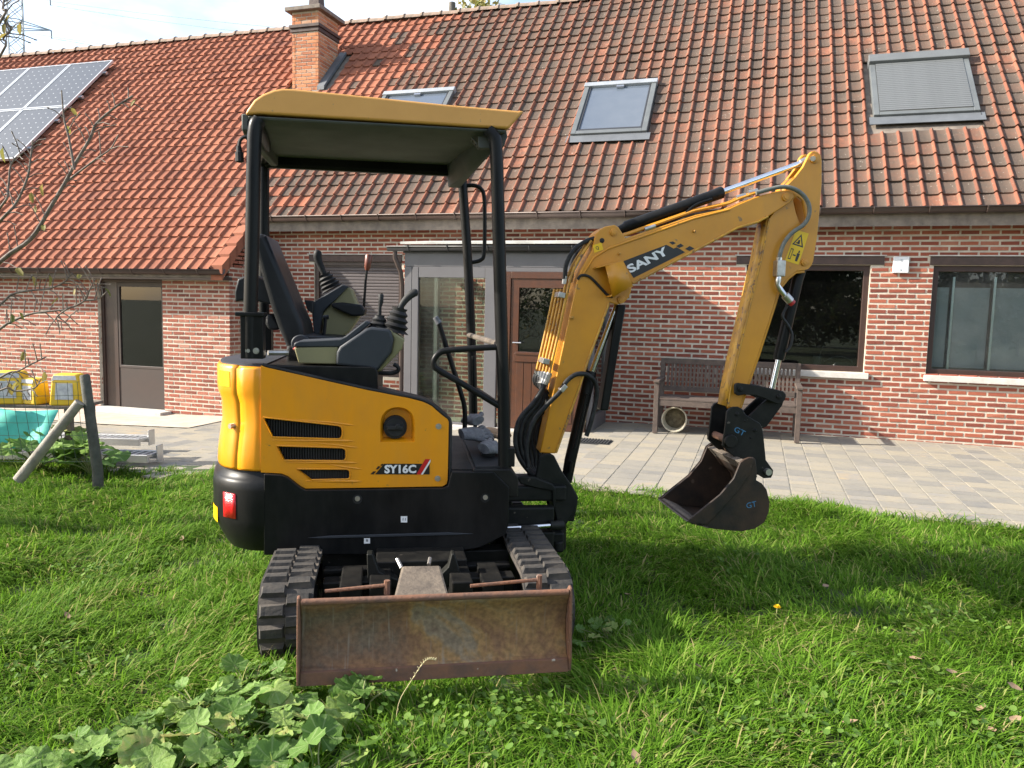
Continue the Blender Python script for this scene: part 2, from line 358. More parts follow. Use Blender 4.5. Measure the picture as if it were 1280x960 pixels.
mw_ = MB().prism([(CS - .2, -.4), (9.5, -.4), (9.5, 2.62), (CS - .2, 2.62)], .005, .30, 'v', holes=[[(a, c), (b, c), (b, d), (a, d)] for a, b, c, d in (W1, W2, SH)])
main_wall = mw_.build('main_wall', 'mortar', house, angle=0)
bl = lay(CS - .1, 9.4, -.1, 2.56, [W1, W2, SH, LI1, LI2, LI3])
full = {k: None for k in range(5)}
for k in full:
    v, f = brick_variant(BL - JO, CO - JO, k); me = MB().add(v, f).mesh('brick', 0, False); me.materials.append(MATS['brick']); full[k] = me
near = sorted([b for b in bl if b[2] > BL - JO - .002 and 3.2 < b[0] < 6.0 and b[1] > 0], key=lambda b: -b[0])[:300]; ns = set((round(b[0], 3), round(b[1], 3)) for b in near)
for i, (s, z, wd) in enumerate(near):
    o = new_obj('brick', full[i % 5], main_wall); o.location = (s, random.uniform(-.002, .002), z)
rest = MB()
for i, (s, z, wd) in enumerate(bl):
    if (round(s, 3), round(z, 3)) in ns: continue
    v, f = brick_variant(wd, CO - JO, 100 + i); rest.add([(p[0] + s, p[1], p[2] + z) for p in v], f)
tag(rest.build('brickwork', 'brick', main_wall, angle=0, recalc=False), None, kind='stuff')
# wing: front wall and the short return wall
WD = (-6.26, -5.08, -.22, 1.745)
ww = MB().prism([(-13.5, -.5), (CS - .005, -.5), (CS - .005, 1.92), (-13.5, 1.92)], -WL + .005, -WL + .3, 'v', holes=[[(WD[0], WD[2]), (WD[1], WD[2]), (WD[1], WD[3]), (WD[0], WD[3])]])
ww.prism([(-WL + .3, -.5), (.05, -.5), (.05, 2.62), (-WL + .3, 1.92)], CS - .25, CS - .0051, 'u')
wing_wall = ww.build('wing_wall', 'mortar', house, angle=0)
rest = MB()
for i, (s, z, wd) in enumerate(lay(-13.4, CS, -.33, 1.87, [WD])):
    v, f = brick_variant(wd, CO - JO, 5000 + i); rest.add([(p[0] + s, p[1] - WL, p[2] + z) for p in v], f)
for i, (y, z, wd) in enumerate(lay(-WL + .01, -.02, -.33, 2.6, [])):
    if z > roof_z(y) - .1: continue
    v, f = brick_variant(wd, CO - JO, 9000 + i); rest.add([(CS - p[1], p[0] + y, p[2] + z) for p in v], f)
tag(rest.build('brickwork', 'wing_brick', wing_wall, angle=0, recalc=False), None, kind='stuff')
# ---- roof slab and tiles
RY = 3.70; GY = (RY + .25) / 24
S0, S1 = -16.5, 9.8
rb = MB().prism([(-.25, RZ - .02), (RY, roof_z(RY) - .02), (RY, roof_z(RY) - .2), (-.25, RZ - .2)], S0, S1, 'u')
rb.prism([(-WL - .24, roof_z(-WL - .24) - .02), (-.25, RZ - .021), (-.25, RZ - .2), (-WL - .24, roof_z(-WL - .24) - .1)], S0, CS + .06, 'u')
rb.prism([(RY, roof_z(RY) - .02), (9.5, .5), (9.5, .3), (RY, roof_z(RY) - .3)], S0, S1, 'u')
roof = rb.build('roof', 'fascia', house, angle=0)
TW = .181
e2 = Vector((0, math.cos(PIT), math.sin(PIT))); e3 = Vector((0, -math.sin(PIT), math.cos(PIT)))
def tile_variant(k):
    r = random.Random(k); j = lambda a: r.uniform(-a, a)
    prof = [(-.006, .016), (.004, .003), (.02, .0), (.07, -.002), (.125, .0), (.138, .008), (.148, .026), (.160, .032), (.172, .026), (.184, .004)]
    ln = GY / math.cos(PIT) + .03; vs = []; n = len(prof); tl = j(.004); tw = j(.003)
    rows = [(-.004, .024, -.016), (-.004, .024, 0), (.004, .028, 0), (ln, .002, 0)]
    for (d, up, lo) in rows:
        for (x, z) in prof:
            p = Vector((x + tw * d * 4, 0, 0)) + e2 * (d + tl) + e3 * (z + up + lo + j(.0008)); vs.append(tuple(p))
    fs = [(a * n + i, a * n + i + 1, (a + 1) * n + i + 1, (a + 1) * n + i) for a in range(3) for i in range(n - 1)]
    return vs, fs
def roll(me): me.polygons.foreach_set('material_index', [1 if (i % 9) >= 5 else 0 for i in range(len(me.polygons))])
TV = [tile_variant(k) for k in range(7)]
SKY = [(.50, 1.58, .80, 1.72), (-2.86, -1.63, .87, 1.82), (4.38, 5.58, .87, 1.82), (-4.84, -4.12, 2.12, 2.84)]
tile_me = []
for v, f in TV:
    me = MB().add(v, f).mesh('roof_tile', 50, False); me.materials.append(MATS['tile_old']); me.materials.append(MATS['tile_roll']); roll(me); tile_me.append(me)
old, new = MB(), MB(); cnt = 0
ncol = int((S1 - S0) / TW)
for r in range(-5, 24):
    y = -.25 + r * GY if r >= 0 else -.25 + r * .155
    for c in range(ncol):
        s = S0 + c * TW + random.uniform(-.003, .003)
        if r < 0 and s + TW > CS + .08: continue
        cx, cy = s + TW / 2, y + GY / 2
        if any(a - .06 < cx < b + .06 and p - .10 < cy < q for a, b, p, q in SKY): continue
        off = Vector((s, y + .006 * math.sin(s * 1.7 + r * .9), roof_z(y) + .012 * math.sin(s * .9 + r * .35) + .006 * math.sin(s * 2.3 - r * .8) + random.uniform(0, .004)))
        k = random.randrange(7)
        if 0 <= r < 10 and .55 < s < 6.1 and cnt < 300:
            o = new_obj('roof_tile', tile_me[k], roof); o.location = off; cnt += 1
        else:
            edge = -3.6 + .35 * math.sin(r * 1.7) + (0.0 if r < 9 else .9)
            if r < 0 or s < edge - .9 or (s < edge and random.random() < .8): dst = new
            else: dst = old
            dst.add([(p[0] + off.x, p[1] + off.y, p[2] + off.z) for p in TV[k][0]], TV[k][1])
oo = tag(old.build('weathered_tiles', 'tile_old', roof, angle=50, recalc=False), None, kind='stuff'); oo.data.materials.append(MATS['tile_roll']); roll(oo.data)
tag(new.build('orange_tiles', 'tile_new', roof, angle=50, recalc=False), None, kind='stuff')
# ridge tiles, half-round with a collar
def ridge_mesh():
    m = MB(); n = 8
    def arc(x, r, up): return [(x, math.cos(PI * i / n) * r, math.sin(PI * i / n) * r * .9 + up) for i in range(n + 1)]
    m.loft([arc(-.005, .105, 0), arc(.045, .108, .012), arc(.05, .095, .005), arc(.38, .09, 0)]); return m
rm = ridge_mesh().mesh('ridge_tile', 50, False); rm.materials.append(MATS['ridge'])
s = S0 + .1
while s < S1 - .4:
    o = new_obj('ridge_tile', rm, roof); o.location = (s, RY + .01, roof_z(RY) - .005 + random.uniform(-.006, .006)); o.rotation_euler = (0, random.uniform(-.01, .01), 0); s += .37
# verge of the wing roof
vb = MB()
for k in range(5):
    y = -.25 - (k + 1) * .155
    vb.prism([(y - .01, roof_z(y) + .075), (y + .165, roof_z(y + .155) + .055), (y + .165, roof_z(y + .155) - .10), (y - .01, roof_z(y) - .13)], CS - .10, CS + .085, 'u')
vb.build('verge_tiles', 'tile_new', house, angle=0)
# ---- gutters with brackets, fascia
def gutter(sa, sb, y, z, name='gutter', m='zinc_brown', step=.56, r=.062):
    n = 8; g = MB()
    ar = [(math.cos(PI + PI * i / n) * r, math.sin(PI + PI * i / n) * r) for i in range(n + 1)]
    ar = [(-r - .012, .010), (-r - .012, -.004)] + ar + [(r, .02)]
    g.loft([[(sa, y + a, z + b) for a, b in ar], [(sb, y + a, z + b) for a, b in ar]])
    o = g.build(name, m, house, angle=40, solid=.004)
    s = sa + .3
    while s < sb:
        b = MB(); b.tube([(s, y + a * 1.06, z + c * 1.06) for a, c in ar], .009, 6); b.build('bracket', m, o); s += step
    return o
gutter(CS + .1, 9.7, -.30, 2.655)
gutter(-14, CS + .11, -WL - .285, roof_z(-WL - .24) - .0)
MB().box((CS - .05, -.235, 2.53), (9.6, -.20, 2.60)).box((CS - .05, -.20, 2.555), (9.6, 0.0, 2.60)).build('fascia_board', 'fascia', house, angle=0)
MB().box((-13.5, -WL - .22, roof_z(-WL - .24) - .13), (CS + .05, -WL - .0, roof_z(-WL - .24) - .085)).build('fascia_board', 'zinc_brown', house, angle=0)
# ---- lintels, sills
for (a, b, c, d), mm in ((LI1, 'lintel'), (LI2, 'lintel'), (LI3, 'lintel')):
    MB().box((a, -.012, c), (b, .06, d)).build('lintel', mm, house, angle=0, bev=.004)
    MB().box((a - .02, -.03, d), (b + .02, .02, d + .012)).build('drip_strip', 'stone_sill', house, angle=0)
for a, b, c, d in (W1, W2):
    MB().box((a - .02, -.06, c - .075), (b + .05, .09, c - .005)).build('sill', 'stone_sill', house, angle=0, bev=.005)
# ---- windows
def window(nm, a, b, c, d, y0, fw=.065, pm='dark_pane', muls=()):
    f = MB().prism([(a, c), (b, c), (b, d), (a, d)], y0, y0 + .07, 'v', holes=[[(a + fw, c + fw), (b - fw, c + fw), (b - fw, d - fw), (a + fw, d - fw)]])
    for mx_ in muls: f.box((mx_ - .03, y0 + .002, c + fw), (mx_ + .03, y0 + .068, d - fw))
    w_ = f.build(nm, 'brown_frame', house, angle=0, bev=.006)
    MB().box((a + fw - .003, y0 + .04, c + fw - .003), (b - fw + .003, y0 + .046, d - fw + .003)).build('pane', pm, w_, angle=0)
    rm_ = MB(); x0, x1, q0, q1, z0, z1 = a - .3, b + .3, y0 + .25, y0 + 2.6, c - .7, d + .35
    vs = [(x0, q0, z0), (x1, q0, z0), (x1, q1, z0), (x0, q1, z0), (x0, q0, z1), (x1, q0, z1), (x1, q1, z1), (x0, q1, z1)]
    rm_.add(vs, [(0, 1, 2, 3), (7, 6, 5, 4), (1, 5, 6, 2), (2, 6, 7, 3), (3, 7, 4, 0)]); rm_.build('room', 'dark_room', w_, angle=0, recalc=False)
    return w_
win1 = window('window', *W1, .05); win2 = window('window', *W2, .05, pm='pane')
# blinds hanging inside the right window, two steel rails between them
for k, (a, b) in enumerate(((5.09, 5.24), (5.30, 5.66), (5.72, 6.12))):
    MB().box((a, .22, .87), (b, .235, 1.80)).build('blind', 'curtain', win2, angle=0)
for x in (5.27, 5.69, 6.15):
    MB().box((x - .012, .15, .86), (x + .012, .19, 1.92)).build('inner_rail', 'steel', win2, angle=0)
# things on the sill inside window one
inn = MB().box((W1[0], .10, .80), (W1[1], .34, .835)); inn.build('inner_sill', 'stone_sill', win1, angle=0)
# roller shutter in the shaded bay
a, b, c, d = SH
rs = MB().prism([(a, c), (b, c), (b, d), (a, d)], .03, .1, 'v', holes=[[(a + .06, c + .05), (b - .06, c + .05), (b - .06, d - .05), (a + .06, d - .05)]]).build('shuttered_window', 'brown_frame', house, angle=0)
sm = MB(); prof = [(0, 0), (-.008, .012), (-.008, .034), (0, .044)]
sm.loft([[(a + .06, .075 + p, q) for p, q in prof], [(b - .06, .075 + p, q) for p, q in prof]]); sme = sm.mesh('slat', 30); sme.materials.append(MATS['shutter_slat'])
z = c + .05
while z < d - .07:
    o = new_obj('slat', sme, rs); o.location = (0, 0, z); z += .0455
# wing door: frame, side light, glazed leaf
a, b, c, d = WD; y0 = -WL + .06
wd = MB().prism([(a, c), (b, c), (b, d), (a, d)], y0, y0 + .08, 'v', holes=[[(a + .05, c + .05), (b - .04, c + .05), (b - .04, d - .05), (a + .05, d - .05)]]).build('wing_door', 'brown_frame', house, angle=0, bev=.005)
MB().box((a + .05, y0 + .02, c + .05), (a + .26, y0 + .05, d - .05)).box((a + .26, y0 + .005, c + .05), (a + .30, y0 + .06, d - .05)).build('side_panel', 'brown_frame', wd, angle=0)
MB().box((a + .30, y0 + .015, c + .05), (b - .04, y0 + .05, .42)).build('lower_panel', 'brown_panel', wd, angle=0)
MB().prism([(a + .30, .42), (b - .04, .42), (b - .04, d - .05), (a + .30, d - .05)], y0 + .01, y0 + .055, 'v', holes=[[(a + .34, .46), (b - .08, .46), (b - .08, d - .12), (a + .34, d - .12)]]).build('leaf_frame', 'brown_panel', wd, angle=0, bev=.004)
MB().box((a + .335, y0 + .03, .455), (b - .075, y0 + .035, d - .115)).build('pane', 'dark_pane', wd, angle=0)
rm_ = MB(); vs = [(a, y0 + .09, c), (b, y0 + .09, c), (b, -.1, c), (a, -.1, c), (a, y0 + .09, d), (b, y0 + .09, d), (b, -.1, d), (a, -.1, d)]
rm_.add(vs, [(0, 1, 2, 3), (7, 6, 5, 4), (1, 5, 6, 2), (2, 6, 7, 3), (3, 7, 4, 0)]).build('room', 'dark_room', wd, angle=0, recalc=False)
bb = MB()
for k in range(26): bb.box((a + .36, -.45, .5 + k * .045), (a + .62, -.44, .522 + k * .045))
bb.build('inner_blind', 'curtain', wd, angle=0)
MB().box((a - .05, -WL - .22, -.30), (b + .12, -WL + .08, -.17)).build('threshold', 'stone_sill', house, angle=0, bev=.006)
# ---- porch: grey frame, large pane, wooden door, flat roof with gutter
pq = -1.0; x0, x1 = -1.14, 1.30
porch = MB()
fr = [(x0, x0 + .10), (x0 + .105, x0 + .19), (-.06, .10), (.135, .20)]
for p, q in fr: porch.box((p, pq, -.12), (q, pq + .07, 1.93))
porch.box((x0 + .192, pq + .003, -.12), (-.062, pq + .067, .0)).box((x0 + .192, pq + .003, 1.80), (-.062, pq + .067, 1.93))
porch.box((x0, pq + .005, 1.932), (x1, pq + .065, 2.10)).box((.203, pq + .003, 1.88), (x1, pq + .067, 1.93))
porch.box((x1 - .07, pq + .07, -.1), (x1, pq + .14, 1.93)).box((x1 - .07, -.08, -.1), (x1, -.002, 1.93)).box((x1 - .068, pq + .142, 1.932), (x1 - .002, -.002, 2.1)).box((x1 - .068, pq + .142, -.1), (x1 - .002, -.082, .16))
porch.box((x0, pq + .07, -.1), (x0 + .07, pq + .14, 1.93)).box((x0, -.08, -.1), (x0 + .07, -.002, 1.93)).box((x0 + .002, pq + .142, 1.932), (x0 + .068, -.002, 2.1))
porch_o = porch.build('porch', 'porch_grey', house, angle=0, bev=.004)
MB().box((x0 + .189, pq + .03, -.002), (-.059, pq + .036, 1.802)).build('pane', 'porch_pane', porch_o, angle=0)
MB().box((x1 - .04, pq + .139, .158), (x1 - .034, -.079, 1.933)).build('pane', 'porch_pane', porch_o, angle=0)
MB().box((x0 + .03, pq + .139, -.1), (x0 + .036, -.079, 1.933)).build('pane', 'porch_pane', porch_o, angle=0)
MB().prism([(pq - .09, 2.205), (-.012, 2.30), (-.012, 2.34), (pq - .09, 2.235)], x0 - .02, x1 + .08, 'u').build('flat_roof', 'porch_roof', porch_o, angle=0)
gutter(x0 - .20, x1 + .1, pq - .06, 2.17, 'porch_gutter', 'porch_dark', .52, .05)
MB().box((x0 - .02, pq - .002, 2.10), (x1 + .02, pq + .08, 2.205)).build('header', 'porch_dark', porch_o, angle=0)
MB().tube([(x0 - .11, pq - .05, 2.14), (x0 - .11, pq - .05, 2.04), (x0 - .05, pq + .0, 1.86), (x0 - .05, pq + .04, 1.7), (x0 - .05, pq + .04, -.1)], .03, 10).build('downpipe', 'zinc_brown', porch_o)
MB().box((x0 - .15, pq - .15, -.2), (x1 + .12, pq + .2, -.03)).build('plinth', 'stone_sill', porch_o, angle=0)
MB().box((.20, pq - .002, -.03), (.27, pq + .06, 1.88)).box((.27, pq - .002, 1.80), (1.22, pq + .06, 1.88)).box((1.16, pq - .002, -.03), (1.226, pq + .06, 1.80)).build('door_frame', 'door_wood', porch_o, angle=0, bev=.004)
dr = MB().prism([(.275, -.02), (1.155, -.02), (1.155, 1.795), (.275, 1.795)], pq + .012, pq + .05, 'v', holes=[[(.375, .92), (1.055, .92), (1.055, 1.69), (.375, 1.69)]])
dr.box((.33, pq - .012, .80), (1.10, pq + .012, .90)).box((.35, pq - .022, .885), (1.08, pq + .012, .915))
for k in range(7): dr.box((.36 + k * .102, pq + .002, .08), (.36 + k * .102 + .094, pq + .014, .795))
door = dr.build('front_door', 'door_wood', porch_o, angle=0, bev=.003)
MB().box((.37, pq + .03, .915), (1.06, pq + .036, 1.695)).build('door_pane', 'dark_pane', porch_o, angle=0)
MB().box((.37, pq + .05, .9), (1.06, pq + .055, 1.7)).build('door_curtain', 'dark_room', porch_o, angle=0)
MB().cyl((.325, pq + .01, 1.03), (.325, pq - .05, 1.03), .008, 8).cyl((.325, pq - .045, 1.03), (.43, pq - .045, 1.03), .008, 8).build('door_handle', 'steel', porch_o)
# ---- chimney
cs0, cs1, cy0, cy1, cz = -4.82, -4.30, 2.14, 2.80, 6.44
ch = MB().box((cs0 + .006, cy0 + .006, 4.7), (cs1 - .006, cy1 - .006, cz)).build('chimney', 'mortar', house, angle=0)
rest = MB()
def chim(z0, z1, o=0.):
    rr = MB()
    for i, (s, z, wd) in enumerate(lay(cs0 - o, cs1 + o, z0, z1, [])):
        v, f = brick_variant(wd + .006, CO - .007, i); rr.add([(p[0] + s, p[1] + cy0 - o, p[2] + z) for p in v], f)
    for i, (s, z, wd) in enumerate(lay(cy0 - o, cy1 + o, z0, z1, [])):
        v, f = brick_variant(wd + .006, CO - .007, i + 70); rr.add([(cs1 + o - p[1], p[0] + s, p[2] + z) for p in v], f); rr.add([(cs0 - o + p[1], s - p[0], p[2] + z) for p in v], f)
    return rr
tag(chim(4.75, 6.10).build('brickwork', 'chimney_brick', ch, angle=0), None, kind='stuff')
tag(chim(6.23, cz).build('brickwork', 'chimney_brick', ch, angle=0), None, kind='stuff')
MB().box((cs0 - .02, cy0 - .02, 6.10), (cs1 + .02, cy1 + .02, 6.165)).box((cs0 - .04, cy0 - .04, 6.168), (cs1 + .04, cy1 + .04, 6.225)).build('corbel', 'lintel', ch, angle=0, bev=.008)
MB().box((cs0 - .09, cy0 - .09, cz), (cs1 + .09, cy1 + .09, cz + .07)).build('cap', 'fascia', ch, angle=0, bev=.01)
MB().tube([(-4.52, 2.45, cz + .05), (-4.52, 2.45, cz + .30), (-4.52, 2.45, cz + .5)], [.15, .13, .125], 4).build('flue_pot', 'lintel', ch, angle=0)
MB().prism([(cy0 - .05, roof_z(cy0 - .05) + .085), (cy1 + .05, roof_z(cy1 + .05) + .085), (cy1 + .05, roof_z(cy1 + .05) + .02), (cy0 - .05, roof_z(cy0 - .05) + .02)], cs1 + .005, cs1 + .14, 'u').build('flashing', 'lead', ch, angle=0)
# ---- roof windows
def on_roof(s, y, h):
    p = Vector((s, y, roof_z(y))) + e3 * h; return tuple(p)
def slab(m, a, b, p, q, h0, h1):
    m.add([on_roof(a, p, h0), on_roof(b, p, h0), on_roof(b, q, h0), on_roof(a, q, h0), on_roof(a, p, h1), on_roof(b, p, h1), on_roof(b, q, h1), on_roof(a, q, h1)],
          [(3, 2, 1, 0), (4, 5, 6, 7), (0, 1, 5, 4), (1, 2, 6, 5), (2, 3, 7, 6), (3, 0, 4, 7)])
def skylight(a, b, p, q, shut=False):
    f = MB(); t = .07
    slab(f, a, a + t, p, q - .07, .0, .08); slab(f, b - t, b, p, q - .07, 0, .08); slab(f, a + t, b - t, p, p + .05, 0, .078)
    o = f.build('roof_window', 'roof_window_grey', house, angle=0, bev=.006)
    h = MB(); slab(h, a - .01, b + .01, q - .07, q + (.05 if shut else .0), .0, .13 if shut else .095); h.build('top_hood', 'zinc' if not shut else 'shutter_grey', o, angle=0, bev=.008)
    fl = MB(); slab(fl, a - .05, b + .05, p - .11, p + .0, .040, .048); fl.build('apron_flashing', 'lead', o, angle=0)
    if shut:
        n = 26
        m = MB(); yy = (q - .07 - p - .05) / n
        slab(m, a + t + .002, b - t - .002, 0, yy * .9, .078, .088); 
        base = Vector(on_roof(0, 0, 0))
        me = m.mesh('shutter_slat', 0); me.materials.append(MATS['shutter_grey'])
        for k in range(n):
            s_ = new_obj('shutter_slat', me, o); s_.location = Vector((0, p + .05 + k * yy, (p + .05 + k * yy) * TANP))
    else:
        g = MB(); slab(g, a + t, b - t, p + .05, q - .07, .045, .051); g.build('pane', 'skylight_glass', o, angle=0)
        s2 = MB(); slab(s2, a + t + .001, a + t + .03, p + .052, q - .072, .051, .066); slab(s2, b - t - .03, b - t - .001, p + .052, q - .072, .051, .066); slab(s2, a + t + .03, b - t - .03, p + .052, p + .085, .051, .066); s2.build('sash', 'porch_dark', o, angle=0)
        hd = MB(); slab(hd, (a + b) / 2 - .05, (a + b) / 2 + .06, q - .105, q - .075, .055, .085); hd.build('vent_flap', 'steel', o, angle=0)
    return o
skylight(.51, 1.57, .875, 1.77); skylight(-2.86, -1.63, .95, 1.87); skylight(4.39, 5.57, .95, 1.84, True)
# white junction box on the pier between the windows
MB().box((4.59, -.05, 1.95), (4.755, .02, 2.135)).build('junction_box', 'white_plastic', house, angle=0, bev=.006)
MB().cyl((4.672, -.054, 2.10), (4.672, -.045, 2.10), .008, 8).cyl((4.672, -.054, 1.985), (4.672, -.045, 1.985), .008, 8).build('screw', 'steel', house)
# pale apron slab along the wing
ap = MB(); s_ = np.linspace(-8, CS + .2, 12)
ap.loft([[from_house(s, -WL - 1.1, zs(s) + .016) for s in s_], [from_house(s, -WL + .0, zs(s) + .016) for s in s_]])
tag(ap.build('apron', 'apron', None, angle=0), None, kind='structure')
# ------------------------------------------------------------------ the excavator: local axes u (boom side), v (away), z
mat('digger_yellow', (.74, .285, .003), .34, col2=(.68, .255, .003), scale=3, bump=.02, bscale=25, coat=.25, spots=((.30, .17, .03), 30, .70), grime=((.34, .19, .06), 8., .28))
mat('boom_yellow', (.63, .27, .010), .42, col2=(.55, .228, .010), scale=5, bump=.03, bscale=40, coat=.1, spots=((.26, .14, .04), 24, .68), grime=((.28, .16, .06), 6., .25))
mat('worn_yellow', (.58, .30, .03), .5, col2=(.40, .20, .035), scale=16, contrast=(.42, .6), bump=.06, bscale=60, spots=((.20, .11, .05), 34, .60))
mat('canopy_yellow', (.62, .31, .070), .45, col2=(.56, .275, .06), scale=4, bump=.02, spots=((.35, .22, .08), 60, .70))
mat('canopy_lining', (.070, .074, .064), .7, col2=(.052, .055, .048), scale=4)
mat('black_paint', (.0055, .006, .0065), .36, col2=(.008, .0085, .009), scale=5, spec=.16, spots=((.09, .085, .08), 45, .74), grime=((.05, .045, .04), 5., .35))
mat('black_steel', (.007, .007, .007), .45, spec=.2, col2=(.017, .016, .014), scale=12, spots=((.10, .085, .07), 40, .69))
mat('casting', (.008, .009, .008), .5, spec=.2, col2=(.018, .0175, .015), scale=10, bump=.1, bscale=90, spots=((.12, .10, .08), 38, .70))
mat('rubber', (.028, .026, .024), .85, col2=(.10, .082, .064), scale=7, contrast=(.4, .68), bump=.3, bscale=60)
mat('dark_rubber', (.011, .011, .012), .6, spec=.25, col2=(.03, .03, .03), scale=8)
mat('hose', (.010, .010, .011), .5, spec=.25, col2=(.032, .032, .032), scale=30)
mat('grey_hose', (.16, .165, .14), .5, col2=(.10, .105, .09), scale=40)
mat('seat_vinyl', (.010, .0105, .012), .45, spec=.25, col2=(.017, .0175, .019), scale=7, bump=.08, bscale=160)
mat('console_grey', (.028, .032, .039), .5, spec=.3, col2=(.036, .040, .046), scale=6, bump=.05, bscale=220)
mat('console_olive', (.23, .205, .10), .6, col2=(.20, .18, .088), scale=5, bump=.05, bscale=200)
mat('chrome', (.85, .86, .88), .12, metal=1., col2=(.74, .75, .78), scale=10, rvar=.06)
mat('bolt', (.55, .53, .50), .4, metal=.9, col2=(.4, .38, .35), scale=30)
mat('rust', (.145, .070, .038), .8, col2=(.085, .062, .046), scale=5, contrast=(.3, .62), bump=.25, bscale=45, spots=((.30, .165, .055), 3.2, .57))
mat('rust_edge', (.19, .085, .045), .8, col2=(.12, .065, .045), scale=16, bump=.3, bscale=60, spots=((.40, .34, .28), 30, .67))
mat('bucket_steel', (.016, .0155, .0145), .5, col2=(.060, .036, .024), scale=5, contrast=(.38, .66), bump=.15, bscale=50, spec=.25, spots=((.10, .07, .05), 16, .67), grime=((.07, .042, .026), 7., .35))
mat('muddy_steel', (.15, .12, .09), .85, col2=(.075, .06, .048), scale=13, bump=.4, bscale=50)
mat('vent_black', (.008, .008, .009), .6)
mat('decal_black', (.012, .012, .013), .35); mat('decal_white', (.80, .80, .80), .4); mat('decal_red', (.55, .01, .012), .4); mat('decal_yellow', (.85, .52, .0), .4); mat('decal_blue', (.045, .19, .36), .5)
mat('reflector', (.75, .015, .02), .18, col2=(.68, .01, .02), scale=60, bump=.3, bscale=200, coat=.6)
mat('glove_grey', (.22, .22, .23), .9, col2=(.12, .12, .13), scale=30, bump=.4, bscale=200)
mat('glove_tan', (.48, .33, .20), .9, col2=(.38, .25, .15), scale=30, bump=.3, bscale=200)
mat('red_plastic', (.45, .03, .03), .45); mat('knob_brown', (.17, .05, .03), .4)
def blade_mat():
    m = bpy.data.materials.new('blade_rust'); m.use_nodes = True; MATS['blade_rust'] = m; t = m.node_tree; b = t.nodes['Principled BSDF']; L = t.links.new
    c = N(t, 'ShaderNodeTexCoord'); n1 = N(t, 'ShaderNodeTexNoise'); n1.inputs['Scale'].default_value = 2.7; n1.inputs['Detail'].default_value = 9; n1.inputs['Roughness'].default_value = .62; n1.inputs['Distortion'].default_value = .6
    L(c.outputs['Object'], n1.inputs['Vector'])
    r1 = ramp(t, [(.26, (.085, .065, .048)), (.38, (.15, .105, .070)), (.46, (.18, .10, .056)), (.53, (.22, .115, .055)), (.60, (.30, .175, .070)), (.66, (.24, .185, .125)), (.76, (.16, .10, .065))]); L(n1.outputs['Fac'], r1.inputs['Fac'])
    n2 = N(t, 'ShaderNodeTexNoise'); n2.inputs['Scale'].default_value = 60; n2.inputs['Detail'].default_value = 6; L(c.outputs['Object'], n2.inputs['Vector'])
    r2 = ramp(t, [(.35, (.45, .42, .40)), (.65, (1.15, 1.1, 1.05))]); L(n2.outputs['Fac'], r2.inputs['Fac'])
    mu = N(t, 'ShaderNodeMix', data_type='RGBA', blend_type='MULTIPLY'); mu.inputs['Factor'].default_value = .6; L(r1.outputs['Color'], mu.inputs['A']); L(r2.outputs['Color'], mu.inputs['B']); L(mu.outputs['Result'], b.inputs['Base Color'])
    sm_ = N(t, 'ShaderNodeMapping'); sm_.inputs['Scale'].default_value = (70, 4, 5); sm_.inputs['Rotation'].default_value = (0, .12, 0); L(c.outputs['Object'], sm_.inputs['Vector'])
    n5 = N(t, 'ShaderNodeTexNoise'); n5.inputs['Scale'].default_value = 1.; n5.inputs['Detail'].default_value = 5; L(sm_.outputs['Vector'], n5.inputs['Vector']); r5 = ramp(t, [(.60, (0, 0, 0)), (.72, (.55, .55, .55))]); L(n5.outputs['Fac'], r5.inputs['Fac'])
    m5 = N(t, 'ShaderNodeMix', data_type='RGBA'); L(r5.outputs['Color'], m5.inputs['Factor']); L(mu.outputs['Result'], m5.inputs['A']); m5.inputs['B'].default_value = (.24, .20, .16, 1); L(m5.outputs['Result'], b.inputs['Base Color'])
    r3 = ramp(t, [(.3, (.62, .62, .62)), (.7, (.92, .92, .92))]); L(n1.outputs['Fac'], r3.inputs['Fac']); L(r3.outputs['Color'], b.inputs['Roughness'])
    bp = N(t, 'ShaderNodeBump'); bp.inputs['Strength'].default_value = .35; bp.inputs['Distance'].default_value = .004; L(n2.outputs['Fac'], bp.inputs['Height']); L(bp.outputs['Normal'], b.inputs['Normal'])
blade_mat()
EX = empty('mini_excavator', (-.44, 4.0, 0), R(8), 'yellow and black mini excavator with open canopy, boom arm and small bucket on the grass', 'excavator')
def part(m, name, mt, angle=35, bev=0, solid=0, parent=EX, seg=2): return m.build(name, mt, parent, angle, bev, seg, True, solid)
def tri(p, v): return [(a, v, b) for a, b in p]
# ---- tail plan, shared by bodywork and counterweight
PLAN = [(-.74, -.49), (-.79, -.486), (-.83, -.474), (-.865, -.455), (-.90, -.43), (-.935, -.395), (-.962, -.35), (-.985, -.29), (-1.003, -.22), (-1.018, -.14), (-1.028, -.07), (-1.032, 0)]
def pl(p, d):  # push the outline outwards by d
    u, v = p; c = Vector((-.55, 0)); n = Vector((u, v)) - c
    n = Vector((n.x * .9, n.y)) if v > -.48 else Vector((0, -1)); n.normalize(); return (u + n.x * d, v + n.y * d)
def ring(d, lo=0, hi=None):
    a = [pl(p, d) for p in PLAN]; full_ = a + [(u, -v) for u, v in reversed(a[:-1])]
    return full_[lo:(len(full_) - lo if hi is None else hi)]
ZT = 1.166
waist = [(ZT, -.016), (ZT - .006, -.006), (ZT - .018, 0), (1.06, 0), (1.035, -.003), (.995, -.018), (.90, -.021), (.84, -.012), (.76, .0), (.70, .003), (.688, .0)]
rc = MB(); rc.loft([[(u, v, z) for u, v in ring(d, 3)] for z, d in waist])
part(rc, 'rear_cover', 'digger_yellow', 40, solid=.006)
